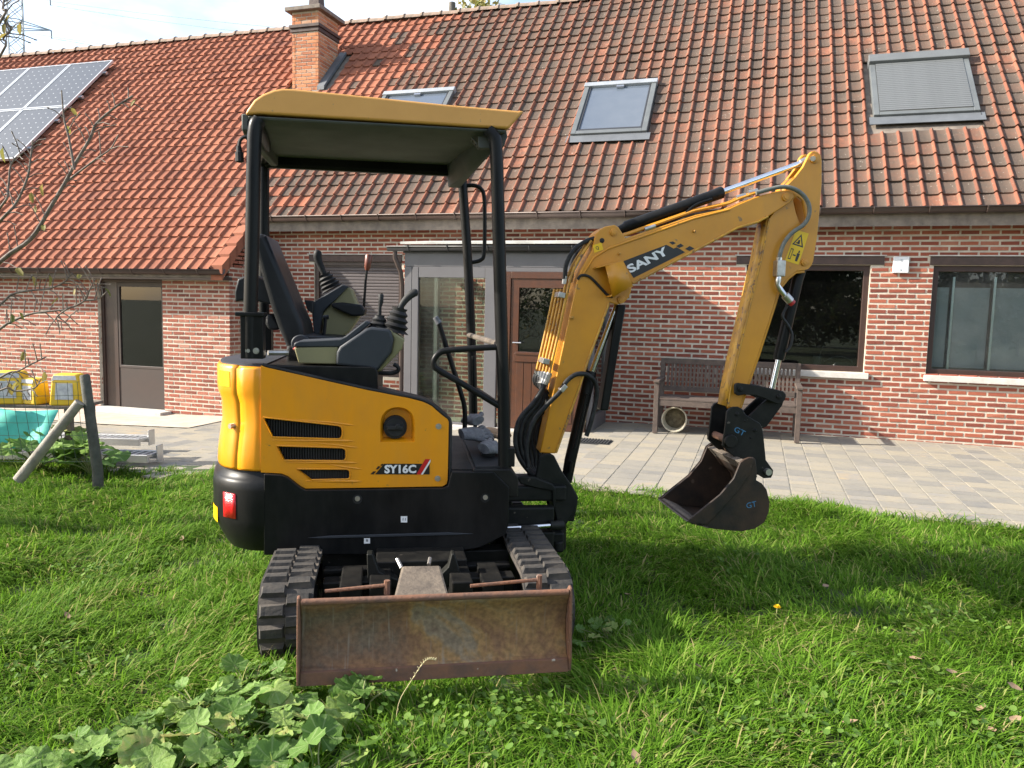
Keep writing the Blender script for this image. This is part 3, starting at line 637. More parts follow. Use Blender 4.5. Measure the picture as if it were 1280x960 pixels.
# ---- near side cover with vents and filler recess
def arch(cx, cz, w, h, r, n=6):
    o = []
    for i in range(n + 1): a = PI / 2 * i / n; o.append((cx + w - r + math.cos(a) * r, cz + h - r + math.sin(a) * r))
    for i in range(n + 1): a = PI / 2 + PI / 2 * i / n; o.append((cx - w + r + math.cos(a) * r, cz + h - r + math.sin(a) * r))
    o += [(cx - w, cz - h), (cx + w, cz - h)]; return o
SIDE = [(-0.754, 1.167), (-0.723, 1.158), (-0.284, 1.061), (-0.198, 1.045), (-0.104, 1.027), (-0.04, 1.011), (-0.016, 1.001), (0.006, 0.989), (0.052, 0.948), (0.077, 0.93), (0.084, 0.918), (0.083, 0.643), (0.077, 0.624), (0.059, 0.613), (-0.355, 0.61), (-0.562, 0.609), (-0.584, 0.621), (-0.639, 0.667), (-0.667, 0.679), (-0.758, 0.685)]
V1 = [(-0.746, 0.936), (-0.418, 0.9), (-0.403, 0.893), (-0.398, 0.88), (-0.398, 0.855), (-0.405, 0.841), (-0.418, 0.837), (-0.705, 0.846)]
V2 = [(-0.687, 0.807), (-0.402, 0.797), (-0.387, 0.792), (-0.381, 0.781), (-0.381, 0.755), (-0.385, 0.742), (-0.395, 0.736), (-0.656, 0.74)]
V3 = [(-0.6, 0.7), (-0.378, 0.698), (-0.366, 0.692), (-0.363, 0.68), (-0.363, 0.663), (-0.367, 0.654), (-0.378, 0.651), (-0.537, 0.649)]
fc = [(-0.15, 0.903), (-0.072, 0.903), (-0.151, 0.984)]
cx, cz0 = fc[0]; fw_ = fc[1][0] - cx; fh_ = fc[2][1] - cz0
FIL = arch(cx, cz0, fw_, fh_, fw_ * .92)
sc = MB().prism(SIDE, -.49, -.47, 'v', holes=[V1, V2, V3, FIL])
side = part(sc, 'side_cover', 'digger_yellow', 30, bev=.006, seg=3)
cv = MB(); us = PLAN[:4]
rows = []
for z, d in [(ZT - .004, -.012)] + waist[2:-1] + [(.690, 0)]:
    rows.append([pl(p, d * min(1, (-.74 - p[0]) / .09)) + (z,) for p in us])
cv.loft(rows); part(cv, 'corner_cover', 'digger_yellow', 50, solid=.006)
part(MB().prism([(-.74, .69), (-.28, .69), (-.28, 1.08), (-.5, 1.15), (-.74, 1.16)], .47, .49, 'v'), 'side_cover', 'digger_yellow', 30, bev=.006)
part(MB().loft([[(u, -v, z) for u, v, z in r] for r in rows]), 'corner_cover', 'digger_yellow', 50)
# vents: dark tray with upright slats
for Vp in (V1, V2, V3):
    tr = MB().prism(Vp, -.455, -.45, 'v'); t = part(tr, 'vent', 'vent_black', 0)
    x0, x1 = min(p[0] for p in Vp), max(p[0] for p in Vp); sl_ = MB(); x = x0 + .008
    def zr(x):
        zs_ = []
        for i in range(len(Vp)):
            (ax, az), (bx, bz) = Vp[i], Vp[(i + 1) % len(Vp)]
            if (ax - x) * (bx - x) <= 0 and abs(ax - bx) > 1e-6: zs_.append(az + (bz - az) * (x - ax) / (bx - ax))
        return min(zs_), max(zs_)
    while x < x1 - .004:
        lo, hi = zr(x)
        if hi - lo > .006: sl_.box((x, -.472, lo), (x + .005, -.455, hi))
        x += .0115
    part(sl_, 'vent_slats', 'dark_rubber', 0, parent=t)
    # raised lip round the opening
    lip = MB(); P_ = [(a, -.4915, b) for a, b in Vp]; lip.tube(P_ + P_[:2], .0035, 6, False); part(lip, 'vent_lip', 'digger_yellow', parent=t)
    zl_ = min(p[1] for p in Vp) - .006; part(MB().tube([(x0 + .04, -.4885, zl_), (x1 - .05, -.4885, zl_ - .001), (x1 + .02, -.4885, zl_ - .003), (x1 + .06, -.4885, zl_ - .004)], [.003, .0075, .0065, .001], 8), 'vent_rib', 'digger_yellow', 60, parent=t)
    zl_ = max(p[1] for p in Vp[1:4]) + .012; part(MB().tube([(x0 + .10, -.4885, zl_ + .018), (x1 - .04, -.4885, zl_), (x1 + .03, -.4885, zl_ - .010), (x1 + .06, -.4885, zl_ - .013)], [.001, .005, .005, .001], 8), 'vent_rib', 'digger_yellow', 60, parent=t)
# filler recess: bowl, cap
bowl = MB(); inner = [(cx + (p[0] - cx) * .82, cz0 + (p[1] - cz0) * .82) for p in FIL]
bowl.loft([tri(FIL, -.487), tri(inner, -.44)], closed=True); bowl.add(tri(inner, -.44), [tuple(range(len(inner)))])
fb = part(bowl, 'filler_recess', 'digger_yellow', 40)
cc = [(-0.161, 0.888)][0]
cp = MB().cyl((cc[0], -.436, cc[1]), (cc[0], -.470, cc[1]), .054, 28).cyl((cc[0], -.470, cc[1]), (cc[0], -.478, cc[1]), .044, 28)
cp.box((cc[0] - .036, -.492, cc[1] - .009), (cc[0] + .036, -.478, cc[1] + .009)).cyl((cc[0] + .012, -.494, cc[1] + .006), (cc[0] + .012, -.478, cc[1] + .006), .012, 12); part(cp, 'filler_cap', 'dark_rubber', 35, bev=.003)
for (u, z) in [(0.037, 0.896), (0.036, 0.651)]:
    b = MB().cyl((u, -.4935, z), (u, -.488, z), .0135, 16).cyl((u, -.500, z), (u, -.493, z), .007, 6); part(b, 'cover_bolt', 'bolt', 30)
# ---- decal on the side
def decal(pts, v, mt, name, parent): return part(MB().add(tri(pts, v), [tuple(range(len(pts)))]), name, mt, 0, parent=parent)
dcl = decal([(-0.25, 0.673), (-0.21, 0.722), (-0.035, 0.721), (-0.062, 0.671)], -.4922, 'decal_black', 'model_badge', side)
decal([(-0.03, 0.671), (-0.001, 0.671), (-0.002, 0.72)], -.4922, 'decal_black', 'badge_end', side)
decal([(-0.062, 0.671), (-0.042, 0.671), (0, 0.743), (-0.022, 0.743)], -.4925, 'decal_red', 'badge_stripe', side)
decal([(-0.041, 0.671), (-0.032, 0.671), (0.002, 0.73), (0.002, 0.743)], -.4924, 'decal_white', 'badge_stripe', side)
for q in ([(463, 593), (467, 593), (470, 589.2), (466.3, 589.2)], [(469.8, 586.2), (473, 586.2), (475.8, 582.6), (472.6, 582.6)], [(475.2, 582), (478, 582), (479.6, 579.6), (477, 579.6)]):
    pass
decal([(-0.272, 0.673), (-0.257, 0.673), (-0.246, 0.687), (-0.259, 0.687)], -.4922, 'decal_black', 'badge_check', side)
decal([(-0.248, 0.696), (-0.237, 0.696), (-0.226, 0.71), (-0.237, 0.711)], -.4922, 'decal_black', 'badge_check', side)
decal([(-0.227, 0.713), (-0.219, 0.713), (-0.213, 0.722), (-0.221, 0.722)], -.4922, 'decal_black', 'badge_check', side)
def place_text(txt, p0, p1, h, v, mt, parent, bold=.02, shear=0., name='lettering', sx=None):
    """lettering from baseline point p0 to p1 (u,z), cap height h"""
    vs_, fs = text_mb(txt, 1, bold, shear, .0)
    x0, x1 = min(p[0] for p in vs_), max(p[0] for p in vs_); y0, y1 = min(p[1] for p in vs_), max(p[1] for p in vs_)
    d = Vector((p1[0] - p0[0], p1[1] - p0[1])); ln = d.length; d.normalize(); nrm = Vector((-d.y, d.x))
    out = [(p0[0] + d.x * (p[0] - x0) / (x1 - x0) * ln + nrm.x * (p[1] - y0) / (y1 - y0) * h, v, p0[1] + d.y * (p[0] - x0) / (x1 - x0) * ln + nrm.y * (p[1] - y0) / (y1 - y0) * h) for p in vs_]
    return part(MB().add(out, fs), name, mt, 0, parent=parent)
tq = [(-0.208, 0.677), (-0.063, 0.677), (-0.209, 0.718)]
place_text('SY16C', tq[0], tq[1], tq[2][1] - tq[0][1], -.4932, 'decal_white', side, .04)
# ---- inner frame and gasket under the covers
part(MB().prism([(-0.856, 1.165), (-0.699, 1.167), (-0.259, 1.158), (-0.244, 1.136), (-0.241, 0.608), (-0.862, 0.658)], -.425, .445, 'v'), 'inner_frame', 'black_steel', 0, bev=.006)
part(MB().prism([(-0.25, 1.062), (-0.041, 1.014), (0.011, 0.992), (0.09, 0.924), (0.095, 0.612), (-0.247, 0.615)], -.425, -.27, 'v'), 'tank_box', 'black_steel', 0, bev=.006)
dk = MB(); dk.loft([[(u, v, z) for u, v in ring(d)] for z, d in ((ZT - .02, -.014), (ZT + .004, -.016), (ZT + .006, -.03))], capends=False)
rg = ring(-.03); dk.add([(u, v, ZT + .006) for u, v in rg], [tuple(range(len(rg)))]); part(dk, 'deck', 'console_grey', 40)
part(MB().tube(tri([(-0.747, 1.172), (-0.72, 1.163), (-0.285, 1.067), (-0.198, 1.051), (-0.104, 1.034), (-0.038, 1.018), (-0.013, 1.008), (0.011, 0.994), (0.058, 0.953), (0.088, 0.931), (0.094, 0.907), (0.094, 0.627)], -.482), .0075, 8), 'gasket', 'dark_rubber')
part(MB().prism([(-0.698, 1.164), (-0.273, 1.163), (-0.255, 1.158), (-0.244, 1.143), (-0.242, 1.06), (-0.36, 1.076), (-0.698, 1.147)], -.44, -.415, 'v'), 'seat_side_plate', 'black_paint', 30, bev=.004)
# ---- black counterweight skirt
zb = .307
cwr = [(.688, -.012), (.66, -.004), (.648, .010), (.634, .022), (.60, .026), (.46, .026), (.43, .020), (.385, .002), (.330, -.028), (zb, -.045)]
cw = MB(); cw.loft([[(u, v, z) for u, v in ring(d)] for z, d in cwr]); rg = ring(-.045); cw.add([(u, v, zb) for u, v in rg], [tuple(reversed(range(len(rg))))])
cwo = part(cw, 'counterweight', 'black_paint', 45)
SK = [(-0.74, 0.682), (-0.664, 0.676), (-0.636, 0.664), (-0.582, 0.618), (-0.559, 0.606), (-0.353, 0.606), (0.058, 0.609), (0.084, 0.618), (0.098, 0.678), (0.101, 0.686), (0.295, 0.684), (0.37, 0.611), (0.371, 0.435), (0.359, 0.385), (0.238, 0.325), (0.089, 0.301), (-0.659, 0.307), (-0.743, 0.31)]
part(MB().prism(SK, -.5155, -.47, 'v'), 'side_skirt', 'black_paint', 30, bev=.003, seg=2)
part(MB().prism(SK, .47, .512, 'v'), 'side_skirt', 'black_paint', 30, bev=.008)
part(MB().prism([(-.74, .31), (.30, .33), (.37, .40), (.37, .62), (.30, .69), (-.74, .69)], -.471, .471, 'v'), 'base_frame', 'black_steel', 0)
cr = [(-0.549, 0.387), (0.207, 0.392)]
part(MB().prism([(cr[0][0], cr[0][1]), (cr[0][0] + .1, cr[0][1] + .008), (cr[1][0] - .12, cr[1][1] + .009), (cr[1][0], cr[1][1]), (cr[1][0] - .1, cr[1][1] - .004), (cr[0][0] + .06, cr[0][1] - .004)], -.520, -.51, 'v'), 'skirt_crease', 'console_grey', 30, bev=.002)
for (u, z) in [(-0.328, 0.564), (0.258, 0.563)]:
    part(MB().cyl((u, -.5170, z), (u, -.505, z), .020, 20).cyl((u, -.5160, z - .002), (u, -.51, z - .002), .021, 20), 'bolt_recess', 'dark_rubber', 30)
    part(MB().cyl((u, -.5235, z + .003), (u, -.5165, z + .003), .0115, 12), 'skirt_bolt', 'bolt', 30)
for q, tx in (([(-0.132, 0.481), (-0.102, 0.481), (-0.102, 0.451), (-0.131, 0.452)], '11'), ([(-0.298, 0.38), (-0.271, 0.38), (-0.271, 0.355), (-0.298, 0.355)], '8')):
    d_ = decal(q, -.5172, 'decal_white', 'inspection_sticker', side); place_text(tx, (q[3][0] + .008, q[3][1] + .009), (q[2][0] - .008, q[2][1] + .009), .012, -.5178, 'console_grey', side, .01, name='sticker_mark')
# red reflector wrapped round the corner of the counterweight
rl = MB()
def cwp(k, z, d): 
    a = [pl(p, .026 + d) for p in PLAN]; i = int(k); f = k - i; p = Vector(a[i]).lerp(Vector(a[i + 1]), f); return (p.x, p.y, z)
rl.loft([[cwp(k, z, .004) for k in (2.75, 3.2, 3.6, 4.0, 4.45)] for z in (.585, .47)]); part(rl, 'reflector', 'reflector', 50, solid=.006, bev=.0)
part(MB().loft([[cwp(k, z, .003) for k in (5.6, 6.4, 7.2)] for z in (.50, .43)]), 'warning_label', 'decal_yellow', 50)
# rear label and lock
wl = MB(); a_ = [pl(p, .002) for p in PLAN]
part(MB().loft([[(a_[i][0], a_[i][1], z) for i in (4, 5, 6)] for z in (1.135, 1.065)]), 'warning_label', 'decal_yellow', 50)
kp = pl(PLAN[4], -.018); part(MB().cyl((kp[0] + .01, kp[1] + .01, .885), (kp[0] - .014, kp[1] - .016, .885), .012, 12), 'lock', 'bolt')
# ---- floor platform
part(MB().prism([(.20, .695), (.38, .695), (.415, .655), (.415, .56), (.20, .56)], -.50, .48, 'v'), 'floor', 'black_steel', 0, bev=.006)
part(MB().box((.215, -.47, .6955), (.37, .45, .702)), 'floor_mat', 'dark_rubber', 0)
part(MB().box((.345, -.475, .70), (.40, -.41, .79)), 'post_foot', 'black_paint', 0, bev=.004)
# ---- roll-over frame
post = MB().tube(smooth_path([(-0.806, -0.45, 1.2), (-0.804, -0.45, 1.368), (-0.792, -0.45, 1.721), (-0.783, -0.45, 2.066), (-0.775, -0.45, 2.203), (-0.759, -0.445, 2.239)], 5), .031, 14); part(post, 'rear_post', 'black_paint', 50)
part(MB().tube(smooth_path([(-0.895, 0.4, 1.217), (-0.89, 0.4, 1.787), (-0.887, 0.4, 2.216), (-0.881, 0.4, 2.322)], 4), .029, 14), 'rear_post', 'black_paint', 50)
fp = MB().tube(smooth_path([(0.354, -0.45, 0.678), (0.343, -0.45, 1.016), (0.323, -0.45, 1.391), (0.296, -0.45, 1.939), (0.284, -0.45, 2.154), (0.274, -0.45, 2.217), (0.245, -0.445, 2.248)], 6), .030, 14); part(fp, 'front_post', 'black_paint', 50)
part(MB().tube(smooth_path([(0.28, 0.42, 0.767), (0.266, 0.42, 1.142), (0.233, 0.42, 1.692), (0.193, 0.42, 2.161), (0.187, 0.42, 2.271)], 5), .026, 14), 'front_post', 'black_paint', 50)
bk = [(-0.842, 1.385), (-0.745, 1.387), (-0.747, 1.197), (-0.844, 1.196)]
br = MB().box((bk[3][0], -.475, bk[3][1]), (bk[1][0], -.41, bk[1][1])).box((bk[0][0] - .022, -.485, bk[0][1]), (bk[1][0] + .006, -.40, bk[0][1] + .018)); part(br, 'post_bracket', 'black_paint', 0, bev=.004)
for (u, z) in [(-0.809, 1.232), (-0.776, 1.232)]: part(MB().cyl((u, -.477, z), (u, -.474, z), .014, 16).cyl((u, -.484, z), (u, -.476, z), .009, 6), 'bracket_bolt', 'bolt', 30)
part(MB().tube([(-0.738, -0.4, 1.219), (-0.655, -0.36, 1.218)], .012, 8), 'deck_rail', 'bolt')
part(MB().box((-.93, .36, 1.17), (-.85, .44, 1.33)), 'post_bracket', 'black_paint', 0, bev=.004)
# near grab rail on the front post
part(MB().tube(smooth_path([(0.332, -0.45, 1.266), (0.227, -0.45, 1.259), (0.078, -0.45, 1.246), (0.037, -0.45, 1.232), (0.014, -0.45, 1.2), (0.016, -0.45, 1.172), (0.039, -0.45, 1.152), (0.136, -0.45, 1.097), (0.231, -0.45, 1.041), (0.338, -0.45, 0.978)], 5), .0145, 12), 'grab_rail', 'black_paint', 60)
part(MB().tube(smooth_path([(0.212, 0.42, 2.131), (0.262, 0.42, 2.133), (0.299, 0.42, 2.117), (0.318, 0.42, 2.073), (0.325, 0.42, 1.921), (0.324, 0.42, 1.758), (0.306, 0.42, 1.717), (0.251, 0.42, 1.7)], 5), .012, 10), 'grab_handle', 'black_paint', 60)
part(MB().tube([(0.247, 0.42, 1.286), (0.324, -0.4, 1.275)], .015, 10), 'cross_rail', 'muddy_steel')
part(MB().tube([(0.274, 0.42, 0.984), (0.342, -0.42, 0.978)], .014, 10), 'cross_rail', 'black_paint')
# travel levers and pedals
part(MB().tube(smooth_path([(0.046, -0.02, 1.381), (0.085, -0.02, 1.262), (0.132, -0.02, 1.121), (0.176, -0.02, 0.987), (0.194, -0.02, 0.911), (0.196, -0.02, 0.814)], 4), .013, 10), 'travel_lever', 'black_paint', 60)
part(MB().tube([(0.033, -0.02, 1.393), (0.054, -0.02, 1.361)], [.014, .017], 10), 'lever_knob', 'glove_grey')
part(MB().tube([(0.246, 0.1, 1.186), (0.261, 0.1, 0.86), (0.262, 0.1, 0.795)], .011, 10), 'travel_lever', 'black_paint')
# ---- canopy
CT = [(-0.815, 2.256), (-0.806, 2.277), (-0.777, 2.319), (-0.741, 2.346), (-0.693, 2.367), (-0.656, 2.375), (-0.609, 2.376), (-0.222, 2.36), (0.061, 2.348), (0.382, 2.339), (0.409, 2.342), (0.338, 2.257), (-0.221, 2.261), (-0.743, 2.263)]
cap_ = MB(); NV = [(-.462, 1.), (-.455, .35), (-.44, 0.), (-.3, -.25), (0, -.45), (.2, -.3), (.36, 0.), (.378, .35), (.385, 1.)]
def canopy_row(v, k):
    sk = -.10 * (v + .46); top = [p for p in CT[:10]]; out = []
    for (u, z) in top: out.append((u + sk, v, z - .012 * max(k, 0) - (.0 if k >= 0 else k * .02)))
    return out
rowsC = [canopy_row(v, k) for v, k in NV]
cap_.loft(rowsC)
sk2 = -.10 * (.385 + .46)
near_side = tri(CT, -.462); far_side = [(u + sk2, .385, z) for u, z in CT]
cap_.loft([rowsC[0], [near_side[0], near_side[0], near_side[0], near_side[-1], near_side[-1], near_side[-1], near_side[-1], near_side[-2], near_side[-2], near_side[-3]]])
canopy = part(MB().prism(CT, -.462, .385, 'v', shift=(sk2, 0)), 'canopy_roof', 'canopy_yellow', 40, bev=.016, seg=4)
# dark lining sits below the yellow shell, sloping sides
LU0, LU1 = CT[0][0], CT[11][0]; zb_ = CT[12][1]
zl = min(p[1] for p in CT) - .002
ln_ = MB()
o1 = [(LU0 + .01, -.452), (LU1 - .01, -.452), (LU1 - .01 + sk2, .375), (LU0 + .01 + sk2, .375)]
o2 = [(LU0 + .07, -.40), (LU1 - .10, -.40), (LU1 - .10 + sk2, .33), (LU0 + .07 + sk2, .33)]
ln_.loft([[(u, v, zl) for u, v in o1], [(u, v, zl - .012) for u, v in o1], [(u, v, zl - .03) for u, v in o2]], closed=True, capends=True)
lining = part(ln_, 'canopy_lining', 'canopy_lining', 30, bev=.006)
part(MB().box((LU0 + .02 + sk2, .35, zl - .085), (LU1 - .06 + sk2, .40, zl - .004)), 'roof_rail', 'black_paint', 0, bev=.02, seg=4)
part(MB().tube(smooth_path([(LU0 + .035, -.44, zl - .03), (LU0 + .03, -.3, zl - .035), (LU0 + .0, 0, zl - .035), (LU0 - .06, .3, zl - .035), (LU0 - .075, .39, zl - .05)], 4), .032, 12), 'roof_rail', 'black_paint', 50)
# rounded rear skirt of the roof and front header
part(MB().prism([(-.44, zl + .01), (.38, zl + .01), (.38, zl - .06), (.30, zl - .085), (-.36, zl - .085), (-.44, zl - .06)], LU0 - .02, LU0 + .012, 'u', shift=(0, 0)), 'rear_skirt', 'canopy_lining', 30, bev=.006)
# front header between the posts: folded plate with slotted flanges
HDn = [(0.176, -0.3, 2.295), (0.331, -0.4, 2.274), (0.339, -0.4, 2.238), (0.298, -0.38, 2.186), (0.232, -0.2, 2.214), (0.23, -0.1, 2.241)]
hd = MB().prism([(p[0], p[1]) for p in [(0.073, 2.384), (0.152, 2.221), (0.174, 2.213), (0.201, 2.219), (0.219, 2.237), (0.276, 2.333), (0.294, 2.356), (0.238, 2.423)]], .395, .425, 'v'); part(hd, 'header_gusset', 'canopy_lining', 20, bev=.004)
hd = MB().prism([(0.197, 2.27), (0.331, 2.27), (0.339, 2.234), (0.325, 2.19), (0.295, 2.178), (0.214, 2.174), (0.206, 2.181)], -.41, -.385, 'v'); part(hd, 'header_gusset', 'canopy_lining', 20, bev=.004)
nz_ = [(0.087, 2.317), (0.225, 2.316), (0.276, 2.255), (0.179, 2.171), (0.138, 2.169)]
part(MB().add([(nz_[0][0], .39, nz_[0][1] + .02), (nz_[1][0] - .03, -.38, nz_[1][1] + .02), (nz_[2][0], -.38, zl - .085), (nz_[3][0], .39, zl - .14), (nz_[4][0] - .02, .39, zl - .14)], [(0, 1, 2, 3, 4)]), 'header_plate', 'canopy_lining', 20, solid=.006)
def slot_strip(p, q, wv, name):
    m = MB(); p, q = Vector(p), Vector(q); d = (q - p); sd = Vector((0, wv, 0)) ; nrm = d.normalized().cross(sd.normalized()) * .002
    def sl(a, b, c0, c1):
        A, B_ = p + d * a, p + d * b; m.add([A + sd * c0, B_ + sd * c0, B_ + sd * c1, A + sd * c1, A + sd * c0 + nrm, B_ + sd * c0 + nrm, B_ + sd * c1 + nrm, A + sd * c1 + nrm], [(0, 1, 2, 3), (7, 6, 5, 4), (0, 4, 5, 1), (1, 5, 6, 2), (2, 6, 7, 3), (3, 7, 4, 0)])
    sl(0, 1, 0, .18); sl(0, 1, .82, 1)
    for k in range(6): sl(k / 6, k / 6 + .075, .18, .82)
    sl(.95, 1, .18, .82)
    part(m, name, 'canopy_lining', 0)
a1 = [(0.139, -0.395, 2.264), (0.211, -0.395, 2.182)]; a2 = [(0.075, 0.36, 2.359), (0.143, 0.36, 2.215)]
slot_strip(a1[0], a1[1], .06, 'slotted_flange'); slot_strip(a2[0], a2[1], .06, 'slotted_flange')
# dangling lamp plug at the rear corner
part(MB().tube(smooth_path([(-0.808, -0.42, 2.17), (-0.832, -0.42, 2.166), (-0.846, -0.42, 2.151), (-0.851, -0.42, 2.123)], 4), .008, 8), 'lamp_cable', 'hose')
part(MB().tube([(-0.851, -0.42, 2.127), (-0.85, -0.42, 2.103), (-0.849, -0.42, 2.101), (-0.848, -0.42, 2.062), (-0.848, -0.42, 2.058)], [.011, .013, .018, .018, .010], 10), 'lamp_plug', 'dark_rubber')
part(MB().tube(smooth_path([(-0.434, -0.2, 2.304), (-0.378, -0.2, 2.283), (-0.285, -0.2, 2.285), (-0.154, -0.15, 2.314), (-0.107, -0.1, 2.331), (-0.154, -0.1, 2.337)], 4), .004, 6), 'roof_wire', 'hose')
# ---- seat
def slab_seat(prof, v0, v1, rad, name, mt):
    m = MB().prism(prof, v0, v1, 'v'); return part(m, name, mt, 60, bev=rad, seg=4)
bkp = [(-0.848, 1.748), (-0.828, 1.77), (-0.805, 1.779), (-0.784, 1.766), (-0.729, 1.631), (-0.657, 1.453), (-0.612, 1.347), (-0.597, 1.262), (-0.613, 1.201), (-0.676, 1.2), (-0.73, 1.329), (-0.761, 1.42), (-0.795, 1.54), (-0.831, 1.673)]
slab_seat(bkp, -.17, .22, .03, 'seat_backrest', 'seat_vinyl')
cbp = [(-0.7, 1.191), (-0.684, 1.265), (-0.612, 1.29), (-0.469, 1.285), (-0.328, 1.271), (-0.3, 1.238), (-0.316, 1.18), (-0.629, 1.152)]
slab_seat(cbp, -.17, .22, .03, 'seat_cushion', 'seat_vinyl')
part(MB().prism([(-0.691, 1.198), (-0.599, 1.249), (-0.567, 1.2), (-0.268, 1.172), (-0.267, 1.059), (-0.691, 1.096)], -.16, .21, 'v'), 'seat_base', 'black_steel', 0, bev=.01)
part(MB().cyl(([(-0.62, 1.251)][0][0], -.20, [(-0.62, 1.251)][0][1]), ([(-0.62, 1.251)][0][0], .24, [(-0.62, 1.251)][0][1]), .045, 20), 'recliner_hub', 'console_grey', 40, bev=.005)
part(MB().tube([(-0.649, -0.22, 1.225), (-0.631, -0.22, 1.241), (-0.601, -0.22, 1.257)], .006, 8), 'recliner_lever', 'red_plastic')
part(MB().prism([(-0.925, 1.557), (-0.87, 1.583), (-0.8, 1.553), (-0.745, 1.449), (-0.753, 1.433), (-0.832, 1.451), (-0.91, 1.453), (-0.938, 1.445), (-0.941, 1.493)], -.12, .2, 'v'), 'seat_back_cover', 'seat_vinyl', 40, bev=.012, seg=3)
part(MB().prism([(-0.797, 1.391), (-0.769, 1.392), (-0.726, 1.327), (-0.746, 1.311), (-0.786, 1.314), (-0.801, 1.342)], -.1, .18, 'v'), 'seat_back_bag', 'seat_vinyl', 40, bev=.012)
# ---- consoles
NC0, NC1 = -.40, -.23
part(MB().prism([(-0.624, 1.245), (-0.424, 1.253), (-0.431, 1.17), (-0.603, 1.172)], NC0 + .004, NC1, 'v'), 'near_console', 'console_olive', 30, bev=.006)
part(MB().prism([(-0.626, 1.247), (-0.621, 1.267), (-0.599, 1.276), (-0.417, 1.288), (-0.391, 1.302), (-0.301, 1.375), (-0.279, 1.363), (-0.362, 1.288), (-0.42, 1.25)], NC0, NC1, 'v'), 'armrest_pad', 'console_grey', 30, bev=.006)
part(MB().prism([(-0.434, 1.169), (-0.43, 1.228), (-0.416, 1.254), (-0.297, 1.339), (-0.275, 1.346), (-0.187, 1.336), (-0.172, 1.291), (-0.181, 1.232), (-0.241, 1.149), (-0.252, 1.142), (-0.289, 1.156)], NC0 - .02, NC1 + .03, 'v'), 'console_pod', 'console_grey', 30, bev=.012, seg=3)
part(MB().prism([(-0.195, 1.338), (-0.121, 1.291), (-0.132, 1.246), (-0.231, 1.139), (-0.253, 1.139), (-0.183, 1.23), (-0.173, 1.29)], NC0 + .01, NC1 + .05, 'v'), 'console_nose', 'console_olive', 30, bev=.010, seg=3)
part(MB().tube(smooth_path([(-0.248, -0.3, 1.125), (-0.188, -0.3, 1.123), (-0.154, -0.3, 1.133), (-0.152, -0.3, 1.153), (-0.173, -0.3, 1.168)], 4), .010, 8), 'wiring_loom', 'hose')
def bellows(p, q, r0, r1, n, name, parent=EX):
    p, q = Vector(p), Vector(q); pts, rs_ = [], []
    for i in range(n * 2 + 1):
        t_ = i / (n * 2); r = r0 + (r1 - r0) * t_; pts.append(p.lerp(q, t_)); rs_.append(r * (1.1 if i % 2 == 0 else .84))
    return part(MB().tube(pts, rs_, 18), name, 'dark_rubber', 60, bev=0)
b1 = [(-0.17, -0.32, 1.322), (-0.145, -0.32, 1.436)]; bellows(b1[0], b1[1], .062, .034, 4, 'joystick_boot')
part(MB().tube(smooth_path([(-0.149, -0.32, 1.428), (-0.126, -0.32, 1.466), (-0.104, -0.32, 1.491), (-0.082, -0.32, 1.507), (-0.061, -0.32, 1.511)], 4), [.015, .015, .015, .0155, .016, .0165, .017, .018, .018, .0185, .019, .019, .019, .0185, .018, .016, .009], 14), 'joystick', 'dark_rubber', 60)
b2 = [(-0.245, -0.31, 1.339), (-0.24, -0.31, 1.4)]; bellows(b2[0], b2[1], .050, .022, 3, 'lever_boot')
part(MB().tube([(-0.241, -0.31, 1.392), (-0.239, -0.31, 1.437), (-0.235, -0.31, 1.46), (-0.234, -0.31, 1.494), (-0.235, -0.31, 1.501)], [.010, .008, .012, .013, .008], 12), 'blade_lever', 'dark_rubber', 60)
# far console
FC0, FC1 = .22, .40
part(MB().prism([(-0.43, 1.543), (-0.404, 1.526), (-0.379, 1.458), (-0.349, 1.425), (-0.374, 1.364), (-0.416, 1.303), (-0.471, 1.254), (-0.556, 1.257), (-0.564, 1.394)], FC0, FC1, 'v'), 'far_console', 'console_olive', 30, bev=.012, seg=3)
part(MB().prism([(-0.616, 1.44), (-0.595, 1.462), (-0.453, 1.552), (-0.42, 1.542), (-0.553, 1.407), (-0.579, 1.262), (-0.602, 1.27)], FC0 - .02, FC1, 'v'), 'console_arm', 'console_grey', 30, bev=.006)
part(MB().prism([(-0.51, 1.451), (-0.452, 1.457), (-0.351, 1.446), (-0.33, 1.417), (-0.338, 1.387), (-0.401, 1.385), (-0.468, 1.414), (-0.506, 1.43)], FC0 - .05, FC1, 'v'), 'armrest_pad', 'seat_vinyl', 30, bev=.010, seg=3)
b3 = [(-0.517, 0.3, 1.529), (-0.559, 0.3, 1.606)]; bellows(b3[0], b3[1], .058, .032, 4, 'joystick_boot')
part(MB().tube(smooth_path([(-0.555, 0.3, 1.597), (-0.572, 0.3, 1.64), (-0.589, 0.3, 1.682), (-0.593, 0.3, 1.712), (-0.584, 0.3, 1.734)], 4), [.016, .016, .016, .017, .018, .018, .019, .02, .021, .022, .023, .023, .023, .022, .021, .018, .010], 14), 'joystick', 'dark_rubber', 60)
part(MB().tube([(-0.345, 0.3, 1.433), (-0.337, 0.3, 1.573), (-0.33, 0.3, 1.638)], .007, 8), 'control_lever', 'black_steel')
part(MB().tube([(-0.33, 0.3, 1.634), (-0.327, 0.3, 1.651), (-0.32, 0.3, 1.712), (-0.319, 0.3, 1.721)], [.010, .017, .020, .014], 10), 'lever_knob', 'knob_brown')
part(MB().tube([(-0.538, 0.05, 1.265), (-0.53, 0.05, 1.323), (-0.526, 0.05, 1.376)], .009, 8).tube([(-0.538, 0.05, 1.376), (-0.51, 0.05, 1.381)], .011, 8), 'locking_lever', 'seat_vinyl')
